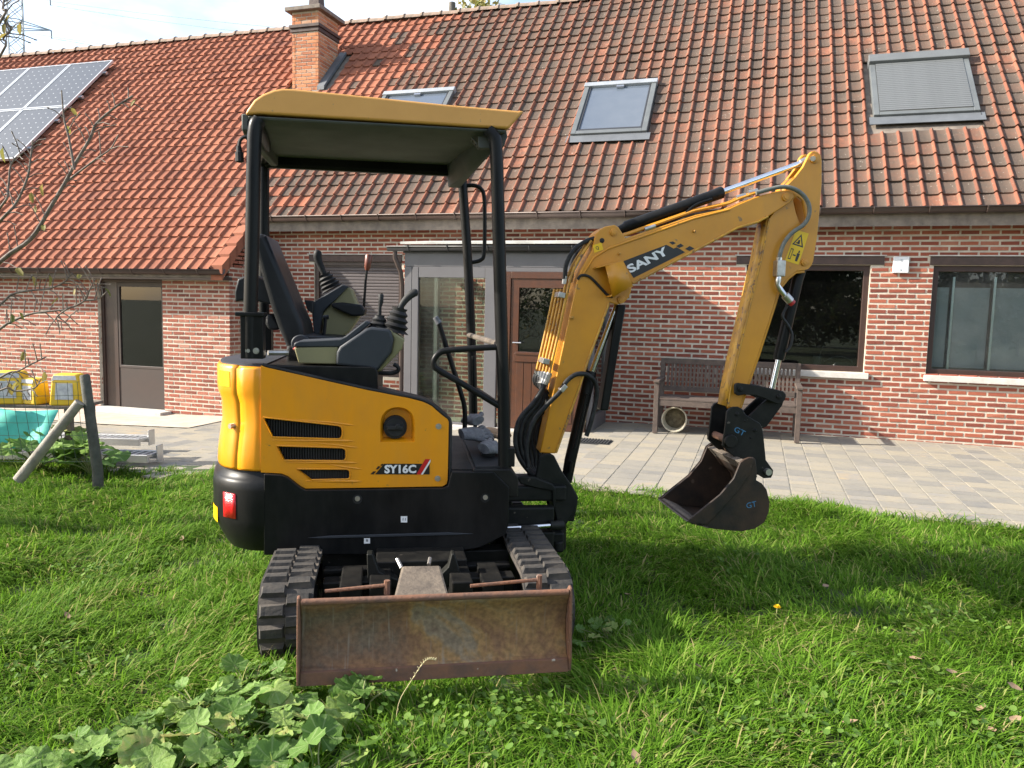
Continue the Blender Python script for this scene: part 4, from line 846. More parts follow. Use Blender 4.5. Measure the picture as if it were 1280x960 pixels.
part(MB().prism([(-0.64, 1.464), (-0.592, 1.461), (-0.596, 1.395), (-0.624, 1.411)], .1, .16, 'v'), 'belt_reel', 'dark_rubber', 20, bev=.006)
# ---- undercarriage, turned a little against the upper body
UO = Matrix.Translation((-.055, 0, 0)) @ Matrix.Rotation(R(1.5), 4, 'Z')
def upart(m, name, mt, angle=35, bev=0, parent=EX):
    m.v = [tuple(UO @ Vector(p)) for p in m.v]; return part(m, name, mt, angle, bev, parent=parent)
TR, VF, VB, ZC = .156, -.862, .40, .176
def belt(d):  # point and tangent angle at distance d along the loop, front-facing
    ls = VB - VF; lc = PI * TR; d %= 2 * (ls + lc)
    if d < ls: return VB - d, ZC + TR, 0.
    d -= ls
    if d < lc: a = d / TR; return VF - math.sin(a) * TR, ZC + math.cos(a) * TR, a
    d -= lc
    if d < ls: return VF + d, ZC - TR, PI
    d -= ls; a = d / TR; return VB + math.sin(a) * TR, ZC - math.cos(a) * TR, PI + a
LOOP = 2 * (VB - VF + PI * TR); NL = 44
lugm = MB(); hw_, hl, hh = .049, .027, .019
lugm.add([(-hw_, -hl, -.004), (hw_, -hl, -.004), (hw_, hl, -.004), (-hw_, hl, -.004), (-hw_ + .006, -hl + .008, hh), (hw_ - .01, -hl + .012, hh), (hw_ - .01, hl - .008, hh), (-hw_ + .006, hl - .008, hh)], [(4, 5, 6, 7), (0, 1, 5, 4), (1, 2, 6, 5), (2, 3, 7, 6), (3, 0, 4, 7)])
lme = lugm.mesh('tread_lug', 0, True); lme.materials.append(MATS['rubber'])
lmod = None
for uc in (-.548, .515):
    tb = MB(); W_ = .105
    rows = []
    for k in range(NL * 2):
        v, z, a = belt(LOOP * k / (NL * 2)); n_ = (-math.sin(a), math.cos(a)); rows.append([(uc - W_, v, z), (uc + W_, v, z), (uc + W_, v - n_[0] * .022, z - n_[1] * .022), (uc - W_, v - n_[0] * .022, z - n_[1] * .022)])
    rows.append(rows[0]); tb.loft(rows, closed=True); trk = upart(tb, 'track', 'rubber', 40)
    for k in range(NL):
        for sd_ in (0, 1):
            v, z, a = belt(LOOP * (k + .5 * sd_) / NL); n_ = Vector((0, -math.sin(a), math.cos(a))); t_ = Vector((0, -math.cos(a), -math.sin(a)))
            o = new_obj('tread_lug', lme, trk); x_ = Vector((1, 0, 0)) * (1 if sd_ else -1); y_ = n_.cross(x_)
            M_ = Matrix(((x_.x, y_.x, n_.x, uc + (-.05 if sd_ == 0 else .05)), (x_.y, y_.y, n_.y, v), (x_.z, y_.z, n_.z, z), (0, 0, 0, 1))); o.matrix_local = UO @ M_
    fr_ = MB().box((uc - .06, VF - .02, ZC - .07), (uc + .06, VB + .02, ZC + .09))
    for vv in (VF, VB): fr_.cyl((uc - .085, vv, ZC), (uc + .085, vv, ZC), TR - .03, 24)
    for k in range(3): fr_.cyl((uc - .085, VF + .35 + k * .31, .10), (uc + .085, VF + .35 + k * .31, .10), .065, 16)
    upart(fr_, 'track_frame', 'black_steel', 40)
cf = MB().box((-.45, -.46, .17), (.43, -.36, .29)).box((-.45, .10, .17), (.43, .20, .29)).box((-.20, -.7, .14), (.20, .3, .33)).box((-.42, -.80, .20), (-.22, -.72, .28)).box((.20, -.80, .20), (.40, -.72, .28)).box((-.43, -.62, .25), (.41, -.57, .275))
for x in (-.30, -.18, .16, .29): cf.box((x - .045, -.90, .19), (x + .045, -.66, .30))
upart(cf, 'centre_frame', 'black_steel', 0, bev=.006)
upart(MB().cyl((0.03, 0, .31), (0.03, 0, .42), .31, 40).cyl((0.03, 0, .41), (0.03, 0, .50), .27, 40), 'swing_ring', 'black_steel', 40)
for q in ([(-0.273, -0.75, 0.39), (-0.249, -0.75, 0.39), (-0.221, -0.75, 0.311), (-0.139, -0.75, 0.273), (-0.139, -0.75, 0.238), (-0.268, -0.75, 0.241)], [(0.088, -0.75, 0.383), (0.102, -0.75, 0.382), (0.136, -0.75, 0.266), (0.136, -0.75, 0.237), (0.034, -0.75, 0.24), (0.048, -0.75, 0.297), (0.075, -0.75, 0.325)]): part(MB().prism([(p[0], p[2]) for p in q], -.78, -.72, 'v'), 'blade_lug', 'casting', 20, bev=.004)
BA = [(-0.156, -1.27, 0.373), (0.055, -1.27, 0.37), (0.032, -0.98, 0.405), (-0.125, -0.98, 0.406)]
part(MB().add([(p[0], p[1], p[2] - .07) for p in BA] + BA, [(3, 2, 1, 0), (4, 5, 6, 7), (0, 1, 5, 4), (1, 2, 6, 5), (2, 3, 7, 6), (3, 0, 4, 7)]), 'blade_arm', 'muddy_steel', 0, bev=.01)
for q in ([(-0.125, -0.97, 0.392), (-0.143, -0.93, 0.416)], [(-0.016, -0.97, 0.403), (-0.01, -0.93, 0.416)]): part(MB().tube(q, .008, 10), 'arm_pin', 'bolt')
# blade
B0, B1 = -.455, .510
prof = [(-1.362, .118), (-1.352, .150), (-1.345, .165), (-1.333, .168), (-1.318, .20), (-1.306, .25), (-1.304, .30), (-1.312, .345), (-1.330, .375), (-1.345, .395), (-1.348, .408), (-1.338, .417), (-1.318, .412), (-1.302, .385), (-1.285, .34), (-1.278, .28), (-1.285, .22), (-1.30, .165), (-1.325, .118)]
bl_ = MB().prism(prof, B0, B1, 'u'); blade = upart(bl_, 'dozer_blade', 'blade_rust', 40, bev=.003)
for x0, x1 in ((B0 - .010, B0), (B1, B1 + .010)): upart(MB().prism([(-1.366, .116), (-1.372, .17), (-1.352, .40), (-1.345, .425), (-1.325, .430), (-1.29, .40), (-1.27, .28), (-1.28, .116)], x0, x1, 'u'), 'blade_end', 'rust_edge', 0, bev=.003, parent=blade)
upart(MB().prism([(-1.366, .114), (-1.358, .160), (-1.349, .163), (-1.32, .114)], B0 + .001, B1 - .001, 'u'), 'cutting_edge', 'rust_edge', 0, bev=.002, parent=blade)
upart(MB().tube([(B0 + .004, -1.339, .408), (B1 - .004, -1.339, .408)], .013, 10), 'top_lip', 'rust_edge', 50, parent=blade)
for a, b in ((B0 + .08, B0 + .30), (B1 - .36, B1 - .10)):
    upart(MB().tube([(a, -1.27, .42), (b, -1.27, .435)], .007, 8).tube([(b, -1.27, .40), (b, -1.27, .452)], .011, 8), 'extension_pin', 'rust_edge', 40, parent=blade)
# ---- swing bracket and boom foot
part(MB().prism([(0.556, 0.544), (0.571, 0.629), (0.582, 0.676), (0.603, 0.695), (0.637, 0.697), (0.658, 0.684), (0.699, 0.607), (0.757, 0.526), (0.794, 0.461), (0.775, 0.383), (0.734, 0.319), (0.681, 0.333), (0.662, 0.411), (0.668, 0.501), (0.65, 0.531), (0.557, 0.532)], -.135, -.105, 'v').prism([(0.556, 0.544), (0.571, 0.629), (0.582, 0.676), (0.603, 0.695), (0.637, 0.697), (0.658, 0.684), (0.699, 0.607), (0.757, 0.526), (0.794, 0.461), (0.775, 0.383), (0.734, 0.319), (0.681, 0.333), (0.662, 0.411), (0.668, 0.501), (0.65, 0.531), (0.557, 0.532)], .095, .125, 'v'), 'swing_bracket', 'casting', 30, bev=.006)
sw = [(0.711, 0.349), (0.717, 0.152), (0.678, 0.438), (0.779, 0.326)]
part(MB().cyl((sw[0][0], -.02, sw[0][1] + .08), (sw[1][0], -.02, sw[1][1]), .042, 24).prism([(sw[2][0], sw[2][1]), (sw[3][0] + .02, sw[2][1]), (sw[3][0], sw[3][1]), (sw[2][0], sw[3][1])], -.11, .10, 'v'), 'swing_pin', 'casting', 40, bev=.006)
lg = [(0.456, 0.528), (0.694, 0.473), (0.458, 0.449), (0.462, 0.286), (0.701, 0.224), (0.465, 0.175)]
part(MB().box((lg[0][0] - .1, -.16, lg[2][1]), (lg[1][0] + .03, .15, lg[0][1] + .005)), 'swing_mount', 'casting', 0, bev=.012)
part(MB().box((lg[0][0] - .1, -.14, lg[5][1] - .01), (lg[1][0] + .03, .13, lg[3][1] - .01)), 'swing_mount', 'casting', 0, bev=.012)
part(MB().box((lg[0][0] - .12, -.10, lg[5][1]), (lg[0][0] - .01, .45, lg[0][1])), 'swing_mount', 'casting', 0, bev=.01)
mq = [(0.398, 0.433), (0.651, 0.336), (0.401, 0.303), (0.654, 0.217)]
part(MB().box((mq[0][0], -.215, mq[1][1]), (mq[1][0], -.15, mq[0][1])), 'swing_mount', 'casting', 0, bev=.01); part(MB().box((mq[2][0], -.215, mq[3][1]), (mq[3][0], -.15, mq[2][1])), 'swing_mount', 'casting', 0, bev=.01)
part(MB().prism([(0.46, 0.579), (0.484, 0.588), (0.556, 0.579), (0.646, 0.544), (0.664, 0.518), (0.667, 0.416), (0.65, 0.416), (0.643, 0.506), (0.553, 0.524), (0.477, 0.546)], -.17, -.135, 'v'), 'hose_guide', 'casting', 20, bev=.006)
part(MB().tube([(0.403, -0.245, 0.333), (0.625, -0.245, 0.346)], .0125, 14), 'swing_rod', 'chrome', 50)
part(MB().tube([(0.617, -0.245, 0.346), (0.693, -0.2, 0.336)], [.022, .026], 14), 'rod_end', 'casting', 50)
part(MB().cyl(*[tuple(p) for p in [(0.689, -0.13, 0.229), (0.69, -0.13, 0.177)]], .030, 18), 'pin_cap', 'casting', 40, bev=.006)
# small pipes in the mount
for k in range(3): part(MB().tube(smooth_path([(0.446, -0.1, 0.38), (0.51, -0.1, 0.37), (0.583, -0.1, 0.374), (0.651, -0.1, 0.394)], 3), .010 - .001 * k, 8), 'mount_hose', 'hose') if k == 0 else None
# ---- boom
BH = .078
BOOM = [(0.587, 0.695), (0.632, 0.932), (0.678, 1.184), (0.72, 1.401), (0.758, 1.599), (0.779, 1.657), (0.831, 1.753), (0.849, 1.839), (0.869, 1.86), (0.898, 1.877), (0.945, 1.887), (0.966, 1.878), (0.984, 1.854), (1.007, 1.82), (1.381, 1.955), (1.568, 1.999), (1.611, 2.02), (1.698, 2.058), (1.83, 2.098), (1.884, 2.104), (1.911, 2.093), (1.922, 2.07), (1.901, 2.04), (1.78, 1.96), (1.723, 1.929), (1.618, 1.896), (1.331, 1.736), (1.05, 1.587), (1.048, 1.549), (1.036, 1.516), (1.011, 1.488), (0.977, 1.477), (0.934, 1.489), (0.884, 1.338), (0.831, 1.186), (0.783, 1.026), (0.728, 0.857), (0.673, 0.69)]
bc = -.02
bm_ = MB().prism(BOOM, bc - BH, bc + BH, 'v'); boom = part(bm_, 'boom', 'boom_yellow', 25, bev=.005)
# raised flange along the lower and upper edges of the near plate
for nm, pts in (('boom_flange', [(0.673, -0.099, 0.695), (0.782, -0.099, 1.03), (0.831, -0.099, 1.191), (0.883, -0.099, 1.342), (0.93, -0.099, 1.484)]), ('boom_flange', [(1.054, -0.099, 1.591), (1.33, -0.099, 1.74), (1.613, -0.099, 1.897), (1.723, -0.099, 1.931), (1.78, -0.099, 1.962)])):
    part(MB().tube(pts, .0065, 8), nm, 'worn_yellow', 50, parent=boom)
part(MB().tube([(0.784, -0.099, 1.621), (0.84, -0.099, 1.716), (0.915, -0.099, 1.764), (1.373, -0.099, 1.936), (1.564, -0.099, 1.989)], .006, 8), 'boom_flange', 'boom_yellow', 50, parent=boom)
for x, y, r in ((767,290.5,.017), (983,246.5,.021), (775,374,.021)): pass
def boss(pts, rr, v0, v1, mt, name, parent):
    for (u, z), r in zip(pts, rr):
        part(MB().cyl((u, v1, z), (u, v0, z), r, 22).cyl((u, v0, z), (u, v0 - .004, z), r * .62, 22), name, mt, 30, bev=.002, parent=parent)
boss([(0.94, 1.848), (1.873, 2.065), (0.994, 1.504)], (.018, .021, .020), -.108, -.095, 'boom_yellow', 'pin_boss', boom)
boss([(0.882, 1.805)], (.013,), -.1005, -.095, 'vent_black', 'plate_hole', boom)
boss([(0.976, 1.739), (1.374, 1.869), (0.735, 1.406)], (.006, .007, .009), -.112, -.095, 'worn_yellow', 'stud', boom)
# open box guard on the near side
gp = [(0.84, 1.664), (0.889, 1.68), (0.977, 1.701), (1.032, 1.577), (0.931, 1.515), (0.912, 1.52)]
gm = MB(); q0 = [gp[0], gp[2], gp[3], gp[5]]
def wallp(p, q): gm.add([(p[0], -.098, p[1]), (q[0], -.098, q[1]), (q[0], -.175, q[1]), (p[0], -.175, p[1])], [(0, 1, 2, 3)])
wallp(gp[0], gp[2]); wallp(gp[2], gp[3]); wallp(gp[3], gp[5])
f0 = [(0.884, 1.669), (0.973, 1.698), (1.028, 1.576), (0.928, 1.514)]; gm.add(tri(f0, -.175), [(0, 1, 2, 3)])
part(gm, 'lamp_guard', 'boom_yellow', 20, solid=.006, parent=boom)
# lettering panel on the boom
DBK = [(0.998, 1.703), (1.227, 1.795), (1.251, 1.785), (1.267, 1.777), (1.284, 1.784), (1.307, 1.773), (1.331, 1.76), (1.057, 1.618)]
dcl = decal(DBK, -.0992, 'decal_black', 'name_panel', boom)
for q in ([(1.242, 1.808), (1.261, 1.814), (1.279, 1.805), (1.26, 1.796)], [(1.28, 1.79), (1.305, 1.804), (1.323, 1.792), (1.297, 1.781)], [(1.33, 1.777), (1.354, 1.793), (1.381, 1.781), (1.355, 1.767)]): decal(q, -.0992, 'decal_black', 'panel_check', boom)
sq = [(1.035, 1.639), (1.24, 1.746), (1.019, 1.673)]
place_text('SANY', sq[0], sq[1], (Vector(sq[2]) - Vector(sq[0])).length * 1.22, -.0999, 'decal_white', boom, .035, -.12)
lt = [(0.834, 1.779), (0.88, 1.795), (0.89, 1.759), (0.844, 1.741)]; decal(lt, -.0992, 'decal_yellow', 'hook_label', boom)
hk = [(0.858, 1.756)]; place_text('Q', (hk[0][0] - .004, hk[0][1] - .003), (hk[0][0] + .012, hk[0][1] + .003), .02, -.0996, 'decal_black', boom, .02, name='hook_mark')
# steel pipes on the back of the boom and clamps
for k in range(5):
    v = -.078 + k * .026
    P_ = [(0.633, -0.09, 1.1), (0.676, -0.09, 1.309), (0.721, -0.09, 1.549), (0.76, -0.09, 1.665), (0.84, -0.09, 1.79)]; off = -.010 - k * .0125
    part(MB().tube(smooth_path([(p[0] + off + .004, v, p[2] + .004) for p in P_[:3]] + ([(p[0] + off * .8, v, p[2] + .014) for p in P_[3:]] if k in (0, 1) else []), 4), .0078, 8), 'oil_pipe', 'worn_yellow', 50)
for (x, y) in [(0.633, 1.175), (0.705, 1.52)]:
    Mr = Matrix.Translation((x - .022, -.026, y)) @ Matrix.Rotation(R(11), 4, 'Y')
    part(MB().box((-.020, -.068, -.014), (.016, .068, .014), Mr), 'pipe_clamp', 'bolt', 0, bev=.003)
# pipes along the top edge of the boom
for k, v in enumerate((-.085, -.055, -.03, 0.0)):
    P_ = [(0.883, -0.09, 1.788), (1, -0.09, 1.827), (1.375, -0.09, 1.968), (1.566, -0.09, 2.015), (1.623, -0.09, 2.042), (1.71, -0.09, 2.075)]
    part(MB().tube([(p[0], v, p[2] + .008 + .006 * (k % 2)) for p in P_], .0065, 8), 'oil_pipe', 'boom_yellow', 50)
for (x, y) in [(1.696, 2.089), (1.631, 2.062)]: part(MB().tube([(x - .02, -.07, y - .005), (x + .03, -.07, y + .01)], .012, 8), 'pipe_fitting', 'bolt')
part(MB().tube([(1.11, -0.09, 1.87), (1.166, -0.09, 1.89)], .011, 8), 'pipe_fitting', 'bolt')
# black hoses joining the pipes at the upper bend
for k in range(2):
    v = -.07 + k * .04
    part(MB().tube(smooth_path([(p[0], v, p[2]) for p in ([(0.698, -0.07, 1.603), (0.704, -0.07, 1.681), (0.744, -0.07, 1.756), (0.802, -0.07, 1.799), (0.861, -0.07, 1.821)] if k == 0 else [(0.741, -0.03, 1.614), (0.751, -0.03, 1.701), (0.8, -0.03, 1.773), (0.854, -0.03, 1.812), (0.897, -0.03, 1.83)])], 5), .012, 10), 'bend_hose', 'hose', 60)
    e = ([(0.695, -0.07, 1.578), (0.7, -0.07, 1.619)] if k == 0 else [(0.737, -0.03, 1.589), (0.742, -0.03, 1.63)]); part(MB().tube([(p[0], v, p[2]) for p in e], .012, 8), 'hose_ferrule', 'bolt')
# hose bundle from the boom foot
for k in range(6):
    v = -.085 + k * .024; dx = k * .027
    pts = [(0.637, -0.09, 1.116), (0.617, -0.09, 1.049), (0.552, -0.09, 0.96), (0.478, -0.09, 0.872), (0.455, -0.09, 0.77), (0.474, -0.09, 0.677), (0.527, -0.09, 0.6), (0.58, -0.09, 0.556)]
    pts = [(p[0] + (-.006 - min(k, 4) * .0125 if i == 0 else -.012 - k * .006 if i == 1 else dx * (1 if i < 6 else .5)), v + .01 * math.sin(i + k), p[2] - .004 * k * (i > 2)) for i, p in enumerate(pts)]
    h_ = part(MB().tube(smooth_path(pts, 5), .0125, 10), 'hose', 'hose', 60)
    part(MB().tube([pts[0], Vector(pts[0]).lerp(Vector(pts[1]), .9)], .0145, 8), 'hose_ferrule', 'bolt', parent=h_)
part(MB().tube(smooth_path([(0.519, -0.14, 0.627), (0.508, -0.14, 0.728), (0.534, -0.14, 0.854), (0.603, -0.14, 0.946), (0.676, -0.14, 1.022), (0.71, -0.13, 1.075), (0.758, -0.12, 1.11), (0.814, -0.1, 1.113), (0.863, -0.08, 1.084), (0.891, -0.06, 1.031), (0.888, -0.05, 0.949), (0.865, -0.05, 0.841), (0.845, -0.05, 0.776)], 5), .0125, 10), 'cylinder_hose', 'hose', 60)
cl_ = [(0.692, -0.14, 1.042)][0]; part(MB().box((-.02, -.02, -.012), (.02, .035, .012), Matrix.Translation(cl_) @ Matrix.Rotation(R(-50), 4, 'Y')), 'hose_clamp', 'bolt', 0, bev=.003)
part(MB().tube(smooth_path([(0.759, -0.1, 1.603), (0.779, -0.103, 1.624), (0.821, -0.104, 1.617), (0.87, -0.104, 1.574), (0.922, -0.104, 1.525), (0.948, -0.104, 1.518)], 5), .007, 8), 'lamp_cable', 'hose', 60)
# boom cylinder: barrel, rod and guard
part(MB().tube([(0.755, 0, 0.517), (0.773, 0, 0.636), (0.868, 0, 1.103), (0.872, 0, 1.12)], [.03, .032, .032, .028], 20), 'boom_cylinder', 'black_paint', 50)
part(MB().tube([(0.865, 0, 1.085), (1.008, 0, 1.495)], .0165, 16), 'cylinder_rod', 'chrome', 50)
part(MB().tube([(0.783, -0.045, 0.71), (0.843, -0.045, 1.004)], .009, 8).tube([(0.768, -0.045, 0.636), (0.761, -0.045, 0.58)], .012, 8), 'oil_line', 'black_paint', 50)
part(MB().prism([(0.991, 1.477), (1.04, 1.479), (0.964, 0.912), (0.919, 0.912)], -.045, .045, 'v'), 'rod_guard', 'black_paint', 20, bev=.008)
# arm cylinder on top of the boom
part(MB().tube([(0.963, -0.02, 1.858), (1.019, -0.02, 1.881), (1.027, -0.02, 1.886), (1.509, -0.02, 2.072), (1.548, -0.02, 2.088), (1.555, -0.02, 2.09)], [.02, .024, .031, .031, .033, .026], 22), 'arm_cylinder', 'black_paint', 50)
part(MB().tube([(1.539, -0.02, 2.086), (2.001, -0.02, 2.266)], .0155, 16), 'cylinder_rod', 'chrome', 50)
part(MB().tube([(1.984, -0.02, 2.259), (2.019, -0.02, 2.274)], .022, 14).cyl(*[tuple(p) for p in [(2.015, -0.095, 2.274), (2.101, 0.055, 2.306)]], .014, 14), 'rod_eye', 'bolt', 40)
part(MB().tube(smooth_path([(1.482, -0.055, 2.045), (1.395, -0.055, 2.012), (1.332, -0.055, 1.96), (1.28, -0.055, 1.929), (1.181, -0.055, 1.892)], 4), .008, 8), 'oil_line', 'black_paint', 50)
# ---- dipper arm: two side plates with webs between
AH = .058
ARM = [(2.002, 2.3), (2.015, 2.313), (2.033, 2.318), (2.053, 2.312), (2.07, 2.297), (2.077, 2.268), (2.085, 2.147), (2.081, 1.965), (2.077, 1.863), (2.063, 1.736), (2.056, 1.715), (2.041, 1.698), (2.017, 1.686), (1.966, 1.679), (1.923, 1.645), (1.876, 1.584), (1.858, 1.511), (1.776, 1.22), (1.728, 1.067), (1.693, 0.944), (1.657, 0.93), (1.62, 0.943), (1.636, 1.074), (1.662, 1.218), (1.728, 1.55), (1.765, 1.738), (1.798, 1.955), (1.853, 2.032), (1.883, 2.13), (1.93, 2.178), (1.972, 2.234)]
SLOT = [(1.926, 2.06), (1.949, 2.076), (1.981, 2.054), (2.006, 1.963), (2.005, 1.916), (1.984, 1.905), (1.949, 1.986)]
HOR = [ARM[i] for i in range(len(ARM))]
am = MB()
for a, b in ((bc - AH, bc - AH + .022), (bc + AH - .022, bc + AH)): am.prism(ARM, a, b, 'v', holes=[SLOT])
arm = part(am, 'dipper_arm', 'boom_yellow', 25, bev=.004)
def web(idx, name, mt, inset):
    m = MB(); pts = [Vector((ARM[i][0], 0, ARM[i][1])) for i in idx]
    m.loft([[(p.x, bc - AH + .003, p.z) for p in pts], [(p.x, bc + AH - .003, p.z) for p in pts]]); return part(m, name, mt, 40, solid=.012, parent=arm)
web([21, 22, 23, 24, 25, 26], 'arm_web', 'worn_yellow', 0); web([12, 13, 14, 15, 16, 17, 18, 19, 20], 'arm_web', 'boom_yellow', 0); web([26, 27, 28, 29], 'arm_web', 'boom_yellow', 0)
part(MB().tube([(ARM[i][0], bc - AH + .001, ARM[i][1]) for i in (21, 22, 23, 24, 25, 26)], .005, 8), 'arm_flange', 'worn_yellow', 50, parent=arm)
boss([(2.034, 2.275), (2.01, 1.729)], (.022, .019), bc - AH - .010, bc - AH + .003, 'boom_yellow', 'pin_boss', arm)
# warning label
WQ = [(1.952, 1.901), (2.026, 1.883), (1.978, 1.715), (1.899, 1.736)]
decal(WQ, bc - AH - .0012, 'decal_yellow', 'warning_label', arm)
def wq(a, b): P = Vector(WQ[0]).lerp(Vector(WQ[1]), a); Q_ = Vector(WQ[3]).lerp(Vector(WQ[2]), a); return tuple(P.lerp(Q_, b))
TRI = [wq(.5, .08), wq(.08, .46), wq(.92, .46)]; TRJ = [wq(.5, .16), wq(.22, .42), wq(.78, .42)]
wm = MB(); wm.prism(TRI, bc - AH - .0018, bc - AH - .0013, 'v', holes=[TRJ])
for q in ([wq(.44, .27), wq(.56, .27), wq(.60, .40), wq(.40, .40)], [wq(.30, .37), wq(.52, .33), wq(.52, .36), wq(.34, .40)], [wq(.70, .58), wq(.80, .58), wq(.80, .66), wq(.70, .66)], [wq(.64, .67), wq(.86, .67), wq(.82, .92), wq(.66, .92)], [wq(.38, .74), wq(.60, .74), wq(.60, .78), wq(.38, .78)]): wm.add(tri(q, bc - AH - .0016), [tuple(range(len(q)))])
ob = [wq(.12, .58), wq(.32, .58), wq(.32, .92), wq(.12, .92)]; oi_ = [wq(.16, .61), wq(.28, .61), wq(.28, .89), wq(.16, .89)]; wm.prism(ob, bc - AH - .0018, bc - AH - .0013, 'v', holes=[oi_])
part(wm, 'warning_print', 'decal_black', 0, parent=arm)
# grey auxiliary hose with coupler
part(MB().tube(smooth_path([(1.705, -0.1, 2.081), (1.777, -0.105, 2.102), (1.845, -0.11, 2.117), (1.906, -0.115, 2.109), (1.962, -0.115, 2.078), (1.997, -0.115, 2.029), (2.002, -0.112, 1.971), (1.975, -0.11, 1.924), (1.914, -0.11, 1.88), (1.872, -0.11, 1.824), (1.853, -0.11, 1.765), (1.851, -0.11, 1.731)], 5), .0115, 12), 'auxiliary_hose', 'grey_hose', 60)
part(MB().box((-.028, -.022, -.045), (.02, .03, .04), Matrix.Translation([(1.862, -0.105, 1.693)][0])), 'coupler_block', 'bolt', 0, bev=.004)
part(MB().tube([(1.85, -0.11, 1.748), (1.849, -0.11, 1.722)], .015, 8).tube([(1.855, -0.11, 1.655), (1.85, -0.11, 1.629), (1.849, -0.11, 1.604), (1.865, -0.11, 1.579), (1.889, -0.11, 1.554), (1.908, -0.11, 1.535)], [.012, .017, .012, .016, .014, .018], 12), 'coupler', 'steel', 40)
part(MB().tube([(1.894, -0.11, 1.55), (1.928, -0.11, 1.519)], .022, 14), 'coupler_sleeve', 'bolt', 40); part(MB().tube([(1.92, -0.11, 1.523), (1.942, -0.11, 1.506)], .019, 14), 'coupler_cap', 'red_plastic', 40)
# bucket cylinder
part(MB().tube([(2.036, -0.02, 1.724), (2.009, -0.02, 1.637), (1.928, -0.02, 1.218), (1.924, -0.02, 1.196)], [.026, .030, .031, .028], 20), 'bucket_cylinder', 'black_paint', 50)
part(MB().tube([(1.928, -0.02, 1.214), (1.893, -0.02, 1.018)], .0165, 16), 'cylinder_rod', 'chrome', 50)
part(MB().tube(smooth_path([(1.937, -0.06, 1.495), (1.912, -0.06, 1.438), (1.943, -0.06, 1.396), (1.974, -0.06, 1.339), (1.969, -0.06, 1.278), (1.943, -0.06, 1.243)], 4), .008, 8), 'oil_line', 'hose', 50)
# ---- bucket linkage
LK = [(1.632, 1.061), (1.638, 1.072), (1.653, 1.076), (1.748, 1.065), (1.855, 1.046), (1.911, 1.033), (1.928, 1.016), (1.925, 0.99), (1.906, 0.966), (1.879, 0.963), (1.808, 0.991), (1.751, 1.01), (1.689, 1.013), (1.653, 1.007), (1.636, 1.018)]
part(MB().prism(LK, bc - .105, bc - .085, 'v').prism(LK, bc + .085, bc + .105, 'v'), 'link', 'black_steel', 25, bev=.004)
L2 = [(1.865, 1.004), (1.94, 0.983), (1.933, 0.951), (1.847, 0.831), (1.792, 0.809), (1.733, 0.88), (1.794, 0.942)]
part(MB().prism(L2, bc - .06, bc - .042, 'v').prism(L2, bc + .042, bc + .06, 'v').prism([(1.903, 0.978), (1.933, 0.951), (1.847, 0.831), (1.818, 0.84)], bc - .042, bc + .042, 'v'), 'push_link', 'black_steel', 25, bev=.004)
boss([(1.664, 1.043), (1.885, 1.004)], (.014, .014), bc - .112, bc + .112, 'black_steel', 'link_pin', EX)
CP = [(1.577, 0.737), (1.583, 0.79), (1.589, 0.855), (1.592, 0.92), (1.607, 0.939), (1.629, 0.948), (1.656, 0.948), (1.679, 0.937), (1.699, 0.907), (1.727, 0.89), (1.784, 0.859), (1.799, 0.829), (1.809, 0.785), (1.83, 0.657), (1.876, 0.6), (1.874, 0.578), (1.866, 0.558), (1.824, 0.556), (1.762, 0.592), (1.705, 0.636), (1.629, 0.689)]
part(MB().prism(CP, bc - .112, bc - .094, 'v'), 'coupler_plate', 'black_steel', 25, bev=.004)
part(MB().prism(CP, bc + .094, bc + .112, 'v'), 'coupler_plate', 'black_steel', 25, bev=.004)
part(MB().prism([(1.704, 0.883), (1.771, 0.865), (1.798, 0.703), (1.744, 0.676), (1.693, 0.739)], bc - .094, bc + .094, 'v'), 'coupler_body', 'black_steel', 25, bev=.006)
boss([(1.649, 0.909), (1.754, 0.822), (1.696, 0.872), (1.733, 0.779)], (.012, .011, .006, .005), bc - .116, bc - .09, 'black_paint', 'plate_pin', EX)
ph = [(1.618, 0.763)][0]
for a_, b_ in ((-.13, -.106), (.106, .13)): part(MB().cyl((ph[0], bc + a_, ph[1]), (ph[0], bc + b_, ph[1]), .036, 24), 'pin_hook', 'black_steel', 40, bev=.004)
part(MB().cyl((ph[0], bc - .11, ph[1]), (ph[0], bc + .11, ph[1]), .020, 18), 'bucket_pin', 'rust_edge', 40)
part(MB().cyl(([(1.836, 0.596)][0][0], bc - .14, [(1.836, 0.596)][0][1]), ([(1.836, 0.596)][0][0], bc + .14, [(1.836, 0.596)][0][1]), .018, 12), 'bucket_pin', 'bolt', 40)
gt = [(1.634, 0.816), (1.692, 0.788)]
place_text('GT', (gt[0][0], gt[0][1]), (gt[1][0], gt[1][1]), .030, bc - .1132, 'decal_blue', EX, .0, name='maker_mark')
# ---- bucket: shell swept across, thin side plates, lip and top mount
BW0, BW1 = -.255, .20
BK = [(1.35, 0.359), (1.381, 0.344), (1.473, 0.321), (1.562, 0.309), (1.652, 0.301), (1.724, 0.313), (1.776, 0.347), (1.799, 0.403), (1.799, 0.46), (1.779, 0.525), (1.75, 0.559), (1.718, 0.576), (1.684, 0.619), (1.663, 0.679)]
FRONT = [(1.624, 0.671), (1.592, 0.586), (1.523, 0.501), (1.403, 0.405)]
bs = MB(); bs.loft([[(u, BW0 + .008, z) for u, z in BK], [(u, BW1 - .008, z) for u, z in BK]])
bucket = part(bs, 'bucket', 'bucket_steel', 50, solid=.012)
SP = BK + [[(1.696, 0.697)][0], [(1.658, 0.692)][0]] + FRONT
SP = BK[:-2] + [(1.72, 0.619), (1.707, 0.687), (1.696, 0.697), (1.671, 0.698), (1.645, 0.688)] + FRONT
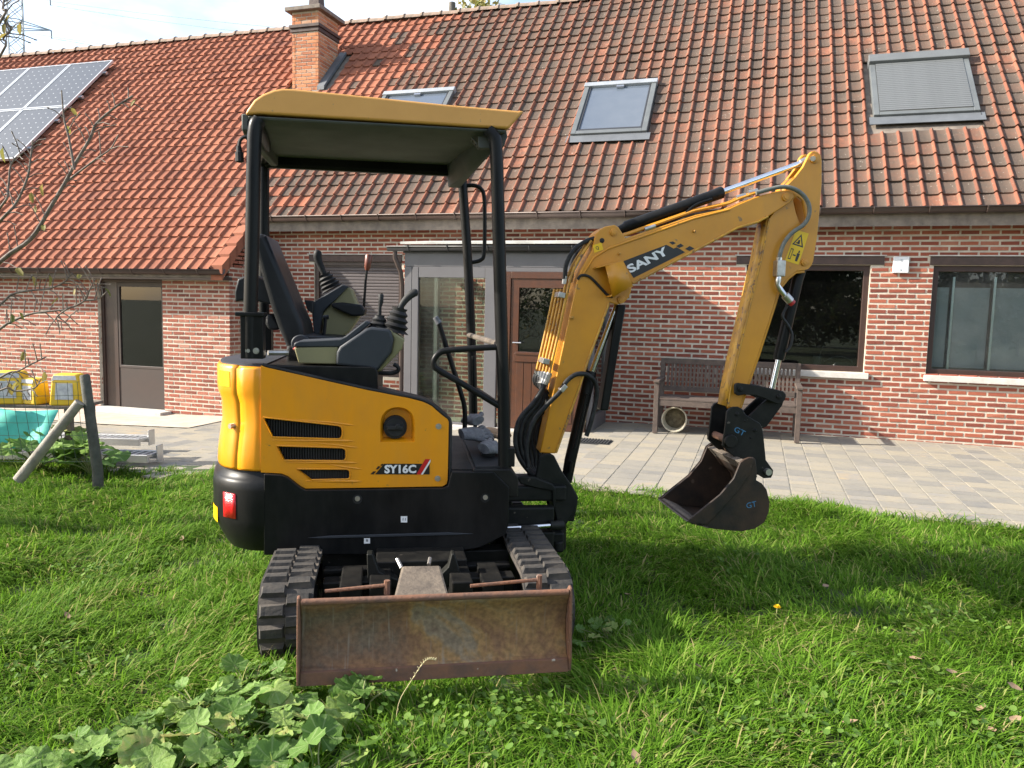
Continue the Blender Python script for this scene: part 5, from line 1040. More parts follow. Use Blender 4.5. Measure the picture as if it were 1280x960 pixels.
for a, b in ((BW0 - .004, BW0 + .010), (BW1 - .010, BW1 + .004)): part(MB().prism(SP, a, b, 'v'), 'bucket_side', 'bucket_steel', 25, bev=.003, parent=bucket)
RS = [(1.347, 0.361), (1.401, 0.407), (1.52, 0.503), (1.589, 0.587), (1.62, 0.672), (1.642, 0.689), (1.668, 0.699), (1.694, 0.695), (1.681, 0.621), (1.628, 0.536), (1.549, 0.443), (1.457, 0.345), (1.379, 0.347)]
part(MB().prism(RS, BW0 - .012, BW0 - .004, 'v'), 'wear_plate', 'bucket_steel', 25, bev=.003, parent=bucket)
part(MB().prism(RS, BW1 + .004, BW1 + .012, 'v'), 'wear_plate', 'bucket_steel', 25, bev=.003, parent=bucket)
lip = MB(); L0 = [(1.341, 0.361), (1.47, 0.319), (1.461, 0.335), (1.38, 0.37)]
lip.prism(L0, BW0 - .004, BW1 + .004, 'v'); part(lip, 'cutting_lip', 'muddy_steel', 0, bev=.002, parent=bucket)
TP = [(1.657, 0.67), (1.782, 0.585), (1.769, 0.558), (1.636, 0.643)]
part(MB().prism([(1.624, 0.671), (1.663, 0.679), (1.73, 0.593), (1.714, 0.572)], BW0 + .008, BW1 - .008, 'v'), 'bucket_top', 'muddy_steel', 20, bev=.004, parent=bucket)
for a in (bc - .075, bc + .06): part(MB().prism([(1.631, 0.771), (1.678, 0.771), (1.761, 0.703), (1.825, 0.567), (1.768, 0.568), (1.679, 0.659)], a, a + .016, 'v'), 'mount_ear', 'bucket_steel', 20, bev=.003, parent=bucket)
gt = [(1.673, 0.424), (1.728, 0.436)]
place_text('GT', gt[0], gt[1], .030, BW0 - .0052, 'decal_blue', bucket, .0, name='maker_mark')
# ---- work gloves left on the floor by the levers
def glove(name, label, loc, rz, mt, sc=1., tilt=.2):
    e = empty(name, loc, rz, label, 'glove', 'work gloves on the digger floor'); e.rotation_euler = (tilt, .1, rz)
    m = MB(); m.tube(smooth_path([(-.09, 0, .03), (-.05, 0, .034), (0, 0, .038), (.04, 0, .034)], 3), [.036, .036, .04, .042, .044, .046, .047, .046, .044, .036], 12)
    m.v = [(x * sc, y * sc, .02 + (z - .02) * .62 * sc) for x, y, z in m.v]; part(m, 'palm', mt, 60, parent=e)
    for k in range(4):
        y = (-.033 + k * .022) * sc; ln = (.07, .082, .078, .06)[k] * sc; part(MB().tube(smooth_path([(.03 * sc, y, .03), (.03 * sc + ln * .5, y * 1.15, .044), (.03 * sc + ln, y * 1.25, .026)], 4), [.0125 * sc] * 8 + [.007 * sc], 8), 'finger', mt, 60, parent=e)
    part(MB().tube(smooth_path([(-.02 * sc, -.035 * sc, .03), (.02 * sc, -.06 * sc, .036), (.05 * sc, -.068 * sc, .026)], 4), [.014 * sc] * 8 + [.008 * sc], 8), 'thumb', mt, 60, parent=e)
    return e
def ex_world(u, v, z): return tuple(EX.matrix_basis @ Vector((u, v, z)))
glove('work_glove', 'grey work glove lying nearest the camera on the digger floor', ex_world(.30, -.20, .72), R(70), 'glove_grey', 1.0, .5)
glove('work_glove', 'grey work glove leaning against the black travel lever', ex_world(.24, -.02, .76), R(40), 'glove_grey', 1., .6)
glove('work_glove', 'grey work glove on top of the glove heap', ex_world(.26, .06, .82), R(110), 'glove_grey', .95, -.4)
glove('work_glove', 'tan leather work glove at the far edge of the floor', ex_world(.36, .22, .72), R(10), 'glove_tan', 1., .2)
rp_ = MB().box((-.045, -.012, 0), (.045, .012, .014)); o = rp_.build('red_tool', 'red_plastic', None, 0, bev=.004); o.location = ex_world(.335, -.06, .704); o.rotation_euler = (0, 0, R(20)); tag(o, 'small red plastic tool on the digger floor beside the gloves', 'tool')
pd = MB().box((-.035, -.05, 0), (.035, .05, .012)).box((-.03, -.012, .012), (.03, .012, .05)).add([(-.04, -.045, .05), (.04, -.045, .06), (.04, .045, .06), (-.04, .045, .05)], [(0, 1, 2, 3)]); o = pd.build('pedal', 'dark_rubber', EX, 0); o.location = (.30, -.18, .703)
# ------------------------------------------------------------------ garden, furniture and far things
pieces('grass', [(0, (.060, .140, .010)), (.3, (.095, .205, .014)), (.6, (.135, .265, .022)), (.84, (.185, .31, .038)), (.92, (.26, .31, .08)), (1, (.40, .34, .15))], rough=.62, mottle=.45, mscale=2.2, bump=0, trans=.45, spec=.12)
pieces('mallow_leaf', [(0, (.085, .165, .034)), (.4, (.135, .245, .052)), (.75, (.20, .315, .078)), (.94, (.28, .37, .10)), (1, (.42, .38, .14))], rough=.6, mottle=.5, mscale=30, bump=.5, bscale=90, trans=.35, spec=.2)
pieces('mallow_stuff', [(0, (.075, .15, .025)), (.5, (.12, .22, .04)), (1, (.19, .29, .06))], rough=.6, mottle=.4, mscale=20, bump=0, trans=.35, spec=.2)
def veins(m):
    """pale radial veins on each mallow leaf"""
    t = m.node_tree; b = t.nodes['Principled BSDF']; L = t.links.new; src = b.inputs['Base Color'].links[0].from_socket
    c = N(t, 'ShaderNodeTexCoord'); sx = N(t, 'ShaderNodeSeparateXYZ'); L(c.outputs['Object'], sx.inputs[0])
    at = N(t, 'ShaderNodeMath', operation='ARCTAN2'); L(sx.outputs['Y'], at.inputs[0]); L(sx.outputs['X'], at.inputs[1])
    mu = N(t, 'ShaderNodeMath', operation='MULTIPLY'); L(at.outputs[0], mu.inputs[0]); mu.inputs[1].default_value = 3.82
    co = N(t, 'ShaderNodeMath', operation='COSINE'); L(mu.outputs[0], co.inputs[0]); ab = N(t, 'ShaderNodeMath', operation='ABSOLUTE'); L(co.outputs[0], ab.inputs[0])
    r_ = ramp(t, [(.955, (0, 0, 0)), (.995, (.4, .4, .4))]); L(ab.outputs[0], r_.inputs['Fac'])
    mx_ = N(t, 'ShaderNodeMix', data_type='RGBA'); L(r_.outputs['Color'], mx_.inputs['Factor']); L(src, mx_.inputs['A']); mx_.inputs['B'].default_value = (.30, .38, .17, 1)
    for l in list(src.links):
        if l.to_node != mx_: to = l.to_socket; t.links.remove(l); L(mx_.outputs['Result'], to)
veins(MATS['mallow_leaf'])
pieces('mallow_stem', [(0, (.16, .20, .07)), (1, (.26, .25, .11))], rough=.6, mottle=.3, bump=0)
pieces('tree_leaf', [(0, (.035, .06, .012)), (.5, (.06, .10, .02)), (.85, (.11, .13, .03)), (1, (.24, .19, .05))], rough=.55, mottle=.4, mscale=2, bump=0, trans=.35)
pieces('autumn_leaf', [(0, (.20, .20, .05)), (.5, (.30, .24, .07)), (1, (.14, .17, .05))], rough=.6, mottle=.4, mscale=10, bump=0, trans=.4)
mat('bark', (.10, .085, .07), .9, col2=(.17, .155, .13), scale=18, bump=.5, bscale=60)
mat('twig', (.20, .165, .13), .8, col2=(.11, .085, .07), scale=25, bump=.3)
mat('weathered_wood', (.16, .125, .10), .85, col2=(.10, .08, .066), scale=10, bump=.35, bscale=50)
mat('bench_wood', (.10, .072, .057), .8, col2=(.064, .048, .040), scale=14, bump=.2)
mat('post_wood', (.10, .10, .085), .9, col2=(.06, .062, .05), scale=12, bump=.5)
mat('pole_wood', (.34, .31, .26), .85, col2=(.22, .20, .17), scale=10, bump=.4)
mat('wire', (.06, .09, .07), .5, metal=.3)
mat('crate_yellow', (.78, .50, .02), .45, col2=(.70, .42, .02), scale=4)
mat('label_print', (.62, .60, .58), .6, col2=(.42, .40, .42), scale=26)
mat('net_green', (.06, .40, .30), .7, col2=(.09, .48, .38), scale=8)
mat('aluminium', (.62, .62, .62), .42, metal=.85, col2=(.5, .5, .5), scale=8)
mat('pot_cream', (.50, .46, .36), .7, col2=(.38, .34, .26), scale=8); mat('pot_soil', (.07, .055, .035), .95, col2=(.16, .14, .09), scale=20, bump=.5)
mat('solar_frame', (.48, .50, .52), .35, metal=.4); mat('mat_rubber', (.035, .035, .037), .8)
mat('pylon_steel', (.30, .33, .36), .6); mat('dandelion', (.80, .55, .0), .7); mat('dry_leaf', (.30, .20, .12), .8, col2=(.20, .13, .08), scale=30); mat('straw', (.50, .42, .22), .7)
mat('mug_white', (.62, .66, .62), .4); mat('paper', (.60, .58, .52), .8)
# solar cell print: blue-grey cells with pale corner diamonds
def solar_mat():
    m = bpy.data.materials.new('solar_cells'); m.use_nodes = True; MATS['solar_cells'] = m; t = m.node_tree; b = t.nodes['Principled BSDF']; L = t.links.new
    uv = N(t, 'ShaderNodeTexCoord'); mp_ = N(t, 'ShaderNodeMapping'); mp_.inputs['Scale'].default_value = (6, 10, 1); L(uv.outputs['UV'], mp_.inputs['Vector'])
    fr = N(t, 'ShaderNodeVectorMath', operation='FRACTION'); L(mp_.outputs['Vector'], fr.inputs[0])
    sb = N(t, 'ShaderNodeVectorMath', operation='SUBTRACT'); L(fr.outputs[0], sb.inputs[0]); sb.inputs[1].default_value = (.5, .5, 0)
    ab = N(t, 'ShaderNodeVectorMath', operation='ABSOLUTE'); L(sb.outputs[0], ab.inputs[0]); sx = N(t, 'ShaderNodeSeparateXYZ'); L(ab.outputs[0], sx.inputs[0])
    ad = N(t, 'ShaderNodeMath', operation='ADD'); L(sx.outputs[0], ad.inputs[0]); L(sx.outputs[1], ad.inputs[1])
    gt = N(t, 'ShaderNodeMath', operation='GREATER_THAN'); L(ad.outputs[0], gt.inputs[0]); gt.inputs[1].default_value = .90
    mx_ = N(t, 'ShaderNodeMix', data_type='RGBA'); L(gt.outputs[0], mx_.inputs['Factor']); mx_.inputs['A'].default_value = (.055, .065, .082, 1); mx_.inputs['B'].default_value = (.38, .40, .42, 1)
    L(mx_.outputs['Result'], b.inputs['Base Color']); b.inputs['Roughness'].default_value = .4; b.inputs['Specular IOR Level'].default_value = .3
solar_mat()
# ---- solar panels on the roof
def solar(c, r, label):
    a = -10.66 - c * 1.10; b = a + 1.08; p = .83 + (1 - r) * 1.155; q = p + 1.14
    def T(s, y, h): P = Vector((s, y, roof_z(y))) + e3 * h; return tuple(W0 + HS * P.x + HY * P.y + Vector((0, 0, P.z)))
    o = empty('solar_panel', T((a + b) / 2, (p + q) / 2, .05), 0, label, 'solar panel', 'solar panels on the roof'); inv = o.matrix_basis.inverted()
    f = MB(); t = .03
    def sl(a, b, p, q, h0, h1): f.add([inv @ Vector(T(x, y, h)) for h in (h0, h1) for x, y in ((a, p), (b, p), (b, q), (a, q))], [(3, 2, 1, 0), (4, 5, 6, 7), (0, 1, 5, 4), (1, 2, 6, 5), (2, 3, 7, 6), (3, 0, 4, 7)])
    sl(a, a + t, p, q, .10, .145); sl(b - t, b, p, q, .10, .145); sl(a + t, b - t, p, p + t * .7, .10, .1445); sl(a + t, b - t, q - t * .7, q, .10, .1445); f.build('frame', 'solar_frame', o, 0)
    g = MB(); g.add([inv @ Vector(T(x, y, .138)) for x, y in ((a + t, p + .02), (b - t, p + .02), (b - t, q - .02), (a + t, q - .02))], [(0, 1, 2, 3)]); me = g.mesh('cell_sheet', 0); me.materials.append(MATS['solar_cells'])
    ul = me.uv_layers.new(name='UVMap')
    order = {0: (0, 0), 1: (1, 0), 2: (1, 1), 3: (0, 1)}
    for lp in me.loops: ul.data[lp.index].uv = order[lp.vertex_index]
    new_obj('cell_sheet', me, o)
    k = MB(); 
    f = k; sl(a + .02, b + .06 if c == 0 else b, p + .25, p + .29, .05, .10); sl(a + .02, b + .06 if c == 0 else b, q - .29, q - .25, .05, .10); k.build('mounting_rail', 'aluminium', o, 0)
solar(0, 0, 'solar panel in the upper row, nearest the chimney'); solar(1, 0, 'solar panel in the upper row, second from the chimney'); solar(2, 0, 'solar panel in the upper row, third from the chimney')
solar(0, 1, 'solar panel in the lower row, nearest the chimney'); solar(1, 1, 'solar panel in the lower row, second from the chimney')
# ---- bench (house-aligned)
bs0, bs1, bqf, bqb = 2.04, 3.62, -.80, -.30
bench = empty('garden_bench', from_house((bs0 + bs1) / 2, (bqf + bqb) / 2, zs(3) + .012), -HB, 'weathered brown slatted wooden bench against the brick wall', 'bench')
hwid = (bs1 - bs0) / 2; dep = (bqb - bqf) / 2
for sx in (-1, 1):
    x = sx * hwid
    for sy, top in ((-1, .60), (1, .86)):
        M_ = Matrix.Translation((x, sy * dep, 0)) @ Matrix.Rotation(R(-6 if sy > 0 else 0), 4, 'X'); MB().box((-.028, -.028, 0), (.028, .028, top), M_).build('leg', 'bench_wood', bench, 0, bev=.004)
    MB().box((x - .035, -dep - .05, .60), (x + .035, dep + .02, .63)).build('armrest', 'bench_wood', bench, 0, bev=.006)
    MB().box((x - .02, -dep + .028, .33), (x + .02, dep - .02, .38)).build('side_rail', 'bench_wood', bench, 0, bev=.003)
for k in range(5): MB().box((-hwid + .03, -dep - .02 + k * .098, .40), (hwid - .03, -dep + .065 + k * .098, .422)).build('seat_slat', 'bench_wood', bench, 0, bev=.003)
MB().box((-hwid + .028, -dep - .018, .33), (hwid - .028, -dep + .01, .395)).build('front_rail', 'bench_wood', bench, 0, bev=.003)
MB().box((-hwid + .02, dep + .05, .79), (hwid - .02, dep + .085, .86)).build('top_rail', 'bench_wood', bench, 0, bev=.004)
MB().box((-hwid + .02, dep + .01, .46), (hwid - .02, dep + .045, .52)).build('lower_rail', 'bench_wood', bench, 0, bev=.004)
sm = MB(); sm.add([(-.013, -.008, 0), (.013, -.008, 0), (.013, .008, 0), (-.013, .008, 0), (-.013, .032, .28), (.013, .032, .28), (.013, .048, .28), (-.013, .048, .28)], [(3, 2, 1, 0), (4, 5, 6, 7), (0, 1, 5, 4), (1, 2, 6, 5), (2, 3, 7, 6), (3, 0, 4, 7)])
sme = sm.mesh('back_slat', 0); sme.materials.append(MATS['bench_wood'])
nb = 33
for k in range(nb): o = new_obj('back_slat', sme, bench); o.location = (-hwid + .07 + k * (2 * hwid - .14) / (nb - 1), dep + .027, .515)
# ---- flower pot on its side under the bench
pp = [(2.243, 0.164)][0]
pot = empty('flower_pot', from_house(pp[0], -.62, pp[1]), -HB, 'cream flower pot tipped on its side under the bench', 'pot')
def lathe(prof, n=28):  # profile (distance along -y axis, radius)
    m = MB(); m.loft([[(math.cos(2 * PI * i / n) * r, y, math.sin(2 * PI * i / n) * r) for i in range(n)] for y, r in prof], closed=True); return m
lathe([(.26, .0), (.26, .10), (.02, .138), (.02, .150), (-.03, .152), (-.03, .138), (.05, .128), (.10, .12)]).build('body', 'pot_cream', pot, 40)
lathe([(.09, .0), (.075, .06), (.085, .1), (.10, .121)]).build('soil', 'pot_soil', pot, 40)
# ---- door mat by the porch
mp0 = [(0.794, 8.422), (1.055, 8.457)]
dm = empty('door_mat', (mp0[0][0] + .0, mp0[0][1], zs(1.3) + .014), -HB, 'dark ribbed rubber mat on the paving beside the porch', 'mat')
MB().box((-.05, -.14, 0), (.32, .14, .008)).build('base', 'mat_rubber', dm, 0)
for k in range(11): MB().box((-.045 + k * .033, -.135, .008), (-.028 + k * .033, .135, .018)).build('rib', 'mat_rubber', dm, 0)
# ---- small things on the sill inside the left window
def on_sill(s, y=.22): return from_house(s, y, .836)
mg = empty('white_mug', on_sill(3.86), 0, 'white mug holding a brush on the sill inside the window by the arm', 'mug')
MB().tube([(0, 0, 0), (0, 0, .11), (0, 0, .112), (0, 0, .02)], [.05, .052, .046, .044], 20, True).build('cup', 'mug_white', mg, 40); MB().tube([(0, 0, .03), (.06, 0, .24)], .006, 6).build('brush', 'paper', mg)
pl_ = empty('paper_pile', on_sill(4.12), R(10), 'loose papers and a pale cable piled on the sill beside the mug', 'papers')
for k in range(4): MB().box((-.15 + k * .01, -.08, k * .012), (.13 + .01 * k, .08, k * .012 + .009)).build('sheet', 'paper', pl_, 0)
MB().tube(smooth_path([(-.22, 0, .05), (-.1, 0, .10), (.02, 0, .11), (.14, 0, .07), (.17, 0, .02)], 4), .008, 6).build('cable', 'mug_white', pl_)
bt = empty('spray_bottle', on_sill(3.10), 0, 'pale plastic bottle on the sill behind the digger arm', 'bottle')
MB().tube([(0, 0, 0), (0, 0, .02), (0, 0, .22), (0, 0, .27), (0, 0, .32)], [.06, .065, .065, .03, .025], 16).build('body', 'curtain', bt, 40); MB().box((-.06, -.015, .32), (.03, .015, .36)).build('trigger', 'white_plastic', bt, 0)
# ---- leaf shapes
def round_leaf(n=33, lobes=7, r0=.055, k=0, cup=.25):
    rn_ = random.Random(k); V, F = [(0, 0, 0)], []
    for ring_ in (.55, 1.):
        for i in range(n):
            a = R(-165) + R(330) * i / (n - 1); c_ = abs(math.cos(a / 2)) ** .25
            lob = 1 + .04 * math.cos(a * lobes * 360 / 330) + (.045 * math.cos(a * 25 + k) if ring_ == 1 else 0); r = r0 * ring_ * lob * (.82 + .18 * c_) * rn_.uniform(.97, 1.03)
            pleat = .055 * r0 * math.cos(a * lobes * 360 / 330) * ring_; V.append((math.cos(a) * r, math.sin(a) * r, pleat + cup * r0 * ring_ ** 2 * rn_.uniform(.5, 1.1) + rn_.uniform(-.025, .025) * r0))
    for i in range(n - 1): F.append((0, 1 + i, 2 + i)); F.append((1 + i, 1 + n + i, 2 + n + i, 2 + i))
    return V, F
mallow_me = []
for k in range(6):
    v, f = round_leaf(k=k, cup=(-.3, .2, .35, -.15, .1, .3)[k]); me = MB().add(v, f).mesh('leaf', 60, False); me.materials.append(MATS['mallow_leaf']); mallow_me.append(me)
def mallow(x, y, n, spread, hgt, sc, label, seed, group='mallow plants in the foreground', mt='mallow_leaf'):
    rn_ = random.Random(seed); z0 = lawn_z(x, y); e = empty('mallow_plant', (x, y, z0), 0, label, 'plant', group)
    for i in range(n):
        a = rn_.uniform(0, 2 * PI); rr = spread * math.sqrt(rn_.random()); h = hgt * rn_.uniform(.5, 1.) * (1 - .35 * rr / spread)
        p = Vector((math.cos(a) * rr, math.sin(a) * rr, h)); st = MB().tube(smooth_path([(rn_.uniform(-.02, .02), rn_.uniform(-.02, .02), 0), (p.x * .45, p.y * .45, h * .65), (p.x, p.y, h)], 3), .0028 * sc, 5); st.build('stem', 'mallow_stem', e, 60)
        lf = new_obj('leaf', mallow_me[rn_.randrange(6)], e); lf.location = p; s_ = sc * rn_.uniform(.62, 1.25); lf.scale = (s_, s_, s_)
        lf.rotation_euler = (rn_.uniform(-.55, .45), rn_.uniform(-.5, .5), a + rn_.uniform(-.8, .8))
    return e
MP = [(-1.395, 2.149), (-1.262, 2.254), (-1.176, 2.413), (-1.073, 2.584), (-0.944, 2.701), (-0.978, 2.146), (-0.836, 2.313), (-0.679, 2.387), (-0.494, 2.54), (-0.556, 2.161), (-1.138, 2.067), (-0.788, 2.528)]
ML = ['mallow plant in the bottom left corner of the picture', 'mallow plant second along from the bottom left corner', 'mallow plant with pale leaves on the left rim of the foreground clump', 'mallow plant topping the foreground clump left of the blade', 'mallow plant against the left track, just behind the clump', 'mallow plant at the bottom edge, left of the middle of the clump', 'mallow plant in the middle of the foreground clump', 'mallow plant on the right side of the clump below the blade corner', 'single mallow shoot with two big leaves right under the dozer blade', 'mallow plant cut by the bottom edge, right end of the clump', 'mallow plant at the very bottom between corner and clump', 'mallow plant under the left end of the dozer blade']
for i, (x, y) in enumerate(MP): mallow(x, y, (18, 18, 16, 20, 16, 19, 20, 17, 9, 17, 17, 17)[i], (.15, .17, .17, .18, .15, .18, .18, .15, .09, .16, .16, .14)[i], (.11, .11, .10, .125, .12, .12, .125, .12, .13, .12, .10, .12)[i], (.95, .95, .8, .85, .75, 1., .9, .85, 1.15, .95, 1., .8)[i], ML[i], 40 + i)
r1 = [(0.468, 3.271)][0]; mallow(r1[0], r1[1], 14, .17, .10, .55, 'small mallow plant in the shade right of the dozer blade', 71)
# ---- cabbage-like plants behind the fence
CP_ = [(-4.3, 6.636), (-4.21, 6.919), (-3.761, 6.565)]
for i, (x, y) in enumerate(CP_): mallow(x, y + .25, 16, .26, .42, 1.9, ['broad leafed plant at the left edge behind the wire fence', 'broad leafed plant behind the leaning pole of the fence', 'broad leafed plant at the foot of the fence post'][i], 90 + i, 'broad leafed plants by the fence')
# ---- fence post, leaning brace and wire
pb = [(-3.407, 6.25, 0.032), (-3.488, 6.25, 0.814), (-3.95, 6.25, 0.02), (-3.508, 6.25, 0.603)]
fence = empty('wire_fence', tuple(pb[0][:2]) + (zg(*pb[0][:2]),), 0, 'leaning wooden fence post with pole brace and wire mesh', 'fence'); fi = fence.matrix_basis.inverted()
MB().tube([fi @ Vector((pb[0][0], pb[0][1], -.35)), fi @ Vector(pb[0]), fi @ Vector(pb[1]), fi @ (Vector(pb[1]) + Vector((-.003, 0, .012)))], [.044, .044, .040, .030], 10).build('post', 'post_wood', fence, 50)
MB().tube([fi @ Vector((pb[2][0] - .05, pb[2][1] - .1, pb[2][2] - .06)), fi @ Vector((pb[3][0], pb[3][1] - .05, pb[3][2]))], [.046, .040], 10).build('brace', 'pole_wood', fence, 50)
wm = MB(); top0, bot0 = Vector(pb[1]), Vector(pb[0]); dirv = Vector((-1.0, .05, -.015))
for k in range(7):
    t_ = .06 + k * .14; a_ = top0.lerp(bot0, t_); wm.tube([fi @ (a_ + dirv * d_ + Vector((0, .01 * math.sin(3 * d_ + k), -.02 * math.sin(d_ * 2.2)))) for d_ in np.linspace(0, 2.2, 8)], .0022, 4)
for d_ in np.arange(.08, 2.2, .09): wm.tube([fi @ (top0.lerp(bot0, .06) + dirv * d_ + Vector((.015 * math.sin(d_ * 9), 0, -.02 * math.sin(d_ * 2.2)))), fi @ (top0.lerp(bot0, .5) + dirv * d_ + Vector((-.01, 0, 0))), fi @ (top0.lerp(bot0, .92) + dirv * d_)], .0018, 4)
wm.build('wire_mesh', 'wire', fence, 60)
# ---- potting table with yellow tubs and green netting
tb_ = [(-5.052, 7.3, 0.338), (-4.09, 7.3, 0.43)]; tc_ = (Vector(tb_[0]) + Vector(tb_[1])) / 2
zt = tb_[1][2]
table = empty('potting_table', (tc_.x - .3, tc_.y + .1, zg(tc_.x, tc_.y)), 0, 'low rough wooden table behind the wire fence', 'table'); tz = zt - table.location.z
for k in range(4): MB().box((-.95, -.22 + k * .12, tz - .03), (.78, -.11 + k * .12, tz)).build('top_board', 'weathered_wood', table, 0, bev=.003)
for sx in (-.85, .68):
    for sy in (-.18, .2): MB().box((sx - .03, sy - .03, 0), (sx + .03, sy + .03, tz - .03)).build('leg', 'weathered_wood', table, 0)
def tub(px, lab, sc=1., tilt=0, nm='yellow_tub'):
    e = empty(nm, (px[0], px[1], zt), tilt, lab, 'tub', 'yellow tubs on the table'); w_, d_, h_ = .125 * sc, .10 * sc, .27 * sc
    m = MB(); m.loft([[(sx * w_ * k, sy * d_ * k, z) for sx, sy in ((-1, -1), (1, -1), (1, 1), (-1, 1))] for z, k in ((0, 1.), (h_ * .9, .84), (h_, .74))], closed=True, capends=True); m.build('body', 'crate_yellow', e, 20, bev=.014)
    MB().add([(-w_ * .6, -d_ * .985 - .002, h_ * .2), (w_ * .6, -d_ * .985 - .002, h_ * .2), (w_ * .55, -d_ * .87 - .004, h_ * .72), (-w_ * .55, -d_ * .87 - .004, h_ * .72)], [(0, 1, 2, 3)]).build('label', 'label_print', e, 0)
    MB().add([(-w_ * .8, -d_ * .80 - .012, h_ * .82), (w_ * .8, -d_ * .80 - .012, h_ * .82), (w_ * .72, -d_ * .74 - .010, h_ * .96), (-w_ * .72, -d_ * .74 - .010, h_ * .96)], [(0, 1, 2, 3)]).build('band', 'label_print', e, 0)
tp = [(-4.781, 7.3, 0.398), (-4.566, 7.3, 0.403), (-4.227, 7.3, 0.45)]
tub(tp[0], 'yellow plastic tub with pale label, leftmost on the table', 1.15, .2); tub(tp[1], 'yellow plastic tub in the middle of the table, slightly lower', .92, -.3); tub(tp[2], 'yellow plastic tub beside the fence post', 1.1, .1)
nn = MB(); rws = []
for j in range(7):
    rws.append([(tc_.x - 1.3 + i * .12, tc_.y - .27 - .03 * j - .05 * math.sin(i * 1.3 + j * .5), zt - .02 - j * .055 + .012 * math.sin(i * .9)) for i in range(15)])
nn.loft(rws); o = nn.build('garden_net', 'net_green', None, 60, solid=.004); tag(o, 'turquoise green netting hanging in front of the potting table', 'net')
# ---- aluminium loading ramps on the paving
def ramp_thing(p, q, z0, lab):
    p, q = Vector((*p, 0)), Vector((*q, 0)); d_ = (q - p); ln = d_.length; rz = math.atan2(d_.y, d_.x); e = empty('loading_ramp', (p.x, p.y, zg(p.x, p.y) + z0), rz, lab, 'ramp', 'loading ramps on the paving'); e.rotation_euler = (0, R(1.2), rz)
    for y in (-.12, .12): MB().box((0, y - .014, 0), (ln, y + .014, .075)).build('rail', 'aluminium', e, 0, bev=.004)
    sm_ = MB().box((0, -.1055, .03), (.035, .1055, .055)); me = sm_.mesh('rung', 0); me.materials.append(MATS['aluminium'])
    for k in range(int(ln / .075)): o = new_obj('rung', me, e); o.location = (.02 + k * .075, 0, .01)
    MB().box((-.012, -.125, -.02), (.0, -.02, .14)).build('end_plate', 'aluminium', e, 0, bev=.003)
rp0 = [(-3.808, 7.954), (-3.41, 7.178)]
ramp_thing(rp0[0], (rp0[0][0] - 1.9, rp0[0][1] + .25), .10, 'aluminium loading ramp behind, nearer the house'); ramp_thing((rp0[1][0], rp0[1][1] + .1), (rp0[1][0] - 1.9, rp0[1][1] + .3), .05, 'aluminium loading ramp in front, nearer the lawn')
# ---- apple tree at the left edge: trunk outside the frame, bare branches with a few leaves
tx, ty = -4.15, 5.0
tree = empty('apple_tree', (tx, ty, zg(tx, ty)), 0, 'nearly bare apple tree reaching in from the left edge with lichen covered branches', 'tree'); ti = tree.matrix_basis.inverted()
MB().tube(smooth_path([(0, 0, -.1), (.03, 0, .5), (.0, .02, 1.0), (.06, -.02, 1.6), (.15, 0, 2.3), (.1, .05, 3.2)], 4), [.13, .12, .115, .11, .11, .105, .105, .10, .10, .095, .095, .09, .09, .085, .08, .08, .075, .07, .065, .06, .05], 12).build('trunk', 'bark', tree, 60)
limbs = [([(-3.114, 4.7, 1.655), (-2.925, 4.7, 1.793), (-2.803, 4.7, 1.976), (-2.701, 4.7, 2.139), (-2.645, 4.7, 2.238), (-2.544, 4.7, 2.399), (-2.508, 4.7, 2.479), (-2.391, 4.7, 2.578), (-2.285, 4.7, 2.645)], 1.3, .020), ([(-2.589, 4.6, 2.194), (-2.616, 4.6, 2.376), (-2.64, 4.6, 2.484), (-2.649, 4.6, 2.642)], None, .010), ([(-2.758, 4.8, 2.149), (-2.568, 4.8, 2.292), (-2.478, 4.8, 2.355), (-2.427, 4.8, 2.442)], None, .008),
         ([(-2.972, 4.5, 1.879), (-2.876, 4.5, 1.981), (-2.806, 4.5, 2.122), (-2.783, 4.5, 2.23), (-2.765, 4.5, 2.338)], 1.5, .012), ([(-3.265, 4.9, 1.24), (-3.197, 4.9, 1.283), (-3.078, 4.9, 1.336), (-2.945, 4.9, 1.359), (-2.833, 4.9, 1.377), (-2.724, 4.9, 1.43), (-2.687, 4.9, 1.501), (-2.649, 4.9, 1.568)], 1.05, .011), ([(-3.325, 5, 1.391), (-3.244, 5, 1.46), (-3.124, 5, 1.488), (-3.01, 5, 1.501), (-2.916, 5, 1.539), (-2.852, 5, 1.602)], 1.1, .010),
         ([(-3.078, 4.6, 0.96), (-2.97, 4.6, 1.001), (-2.901, 4.6, 1.037), (-2.794, 4.6, 1.092)], .75, .009), ([(-3.014, 4.5, 0.895), (-2.924, 4.5, 0.892), (-2.811, 4.5, 0.914), (-2.771, 4.5, 0.967)], .7, .008), ([(-2.903, 4.4, 1.941), (-2.853, 4.4, 2.048), (-2.83, 4.4, 2.184), (-2.755, 4.4, 2.252)], 1.6, .010), ([(-2.802, 4.3, 2.736), (-2.781, 4.3, 2.828), (-2.745, 4.3, 2.862), (-2.735, 4.3, 2.895)], 2.3, .009), ([(-2.795, 4.3, 2.911), (-2.779, 4.3, 2.977), (-2.769, 4.3, 3.026), (-2.762, 4.3, 3.084)], 2.4, .010), ([(-2.775, 4.8, 1.379), (-2.847, 4.8, 1.317), (-2.768, 4.8, 1.284)], None, .005), ([(-2.724, 4.9, 1.43), (-2.638, 4.9, 1.442), (-2.575, 4.9, 1.494)], None, .005)]
rt_ = random.Random(3); leafpts = []
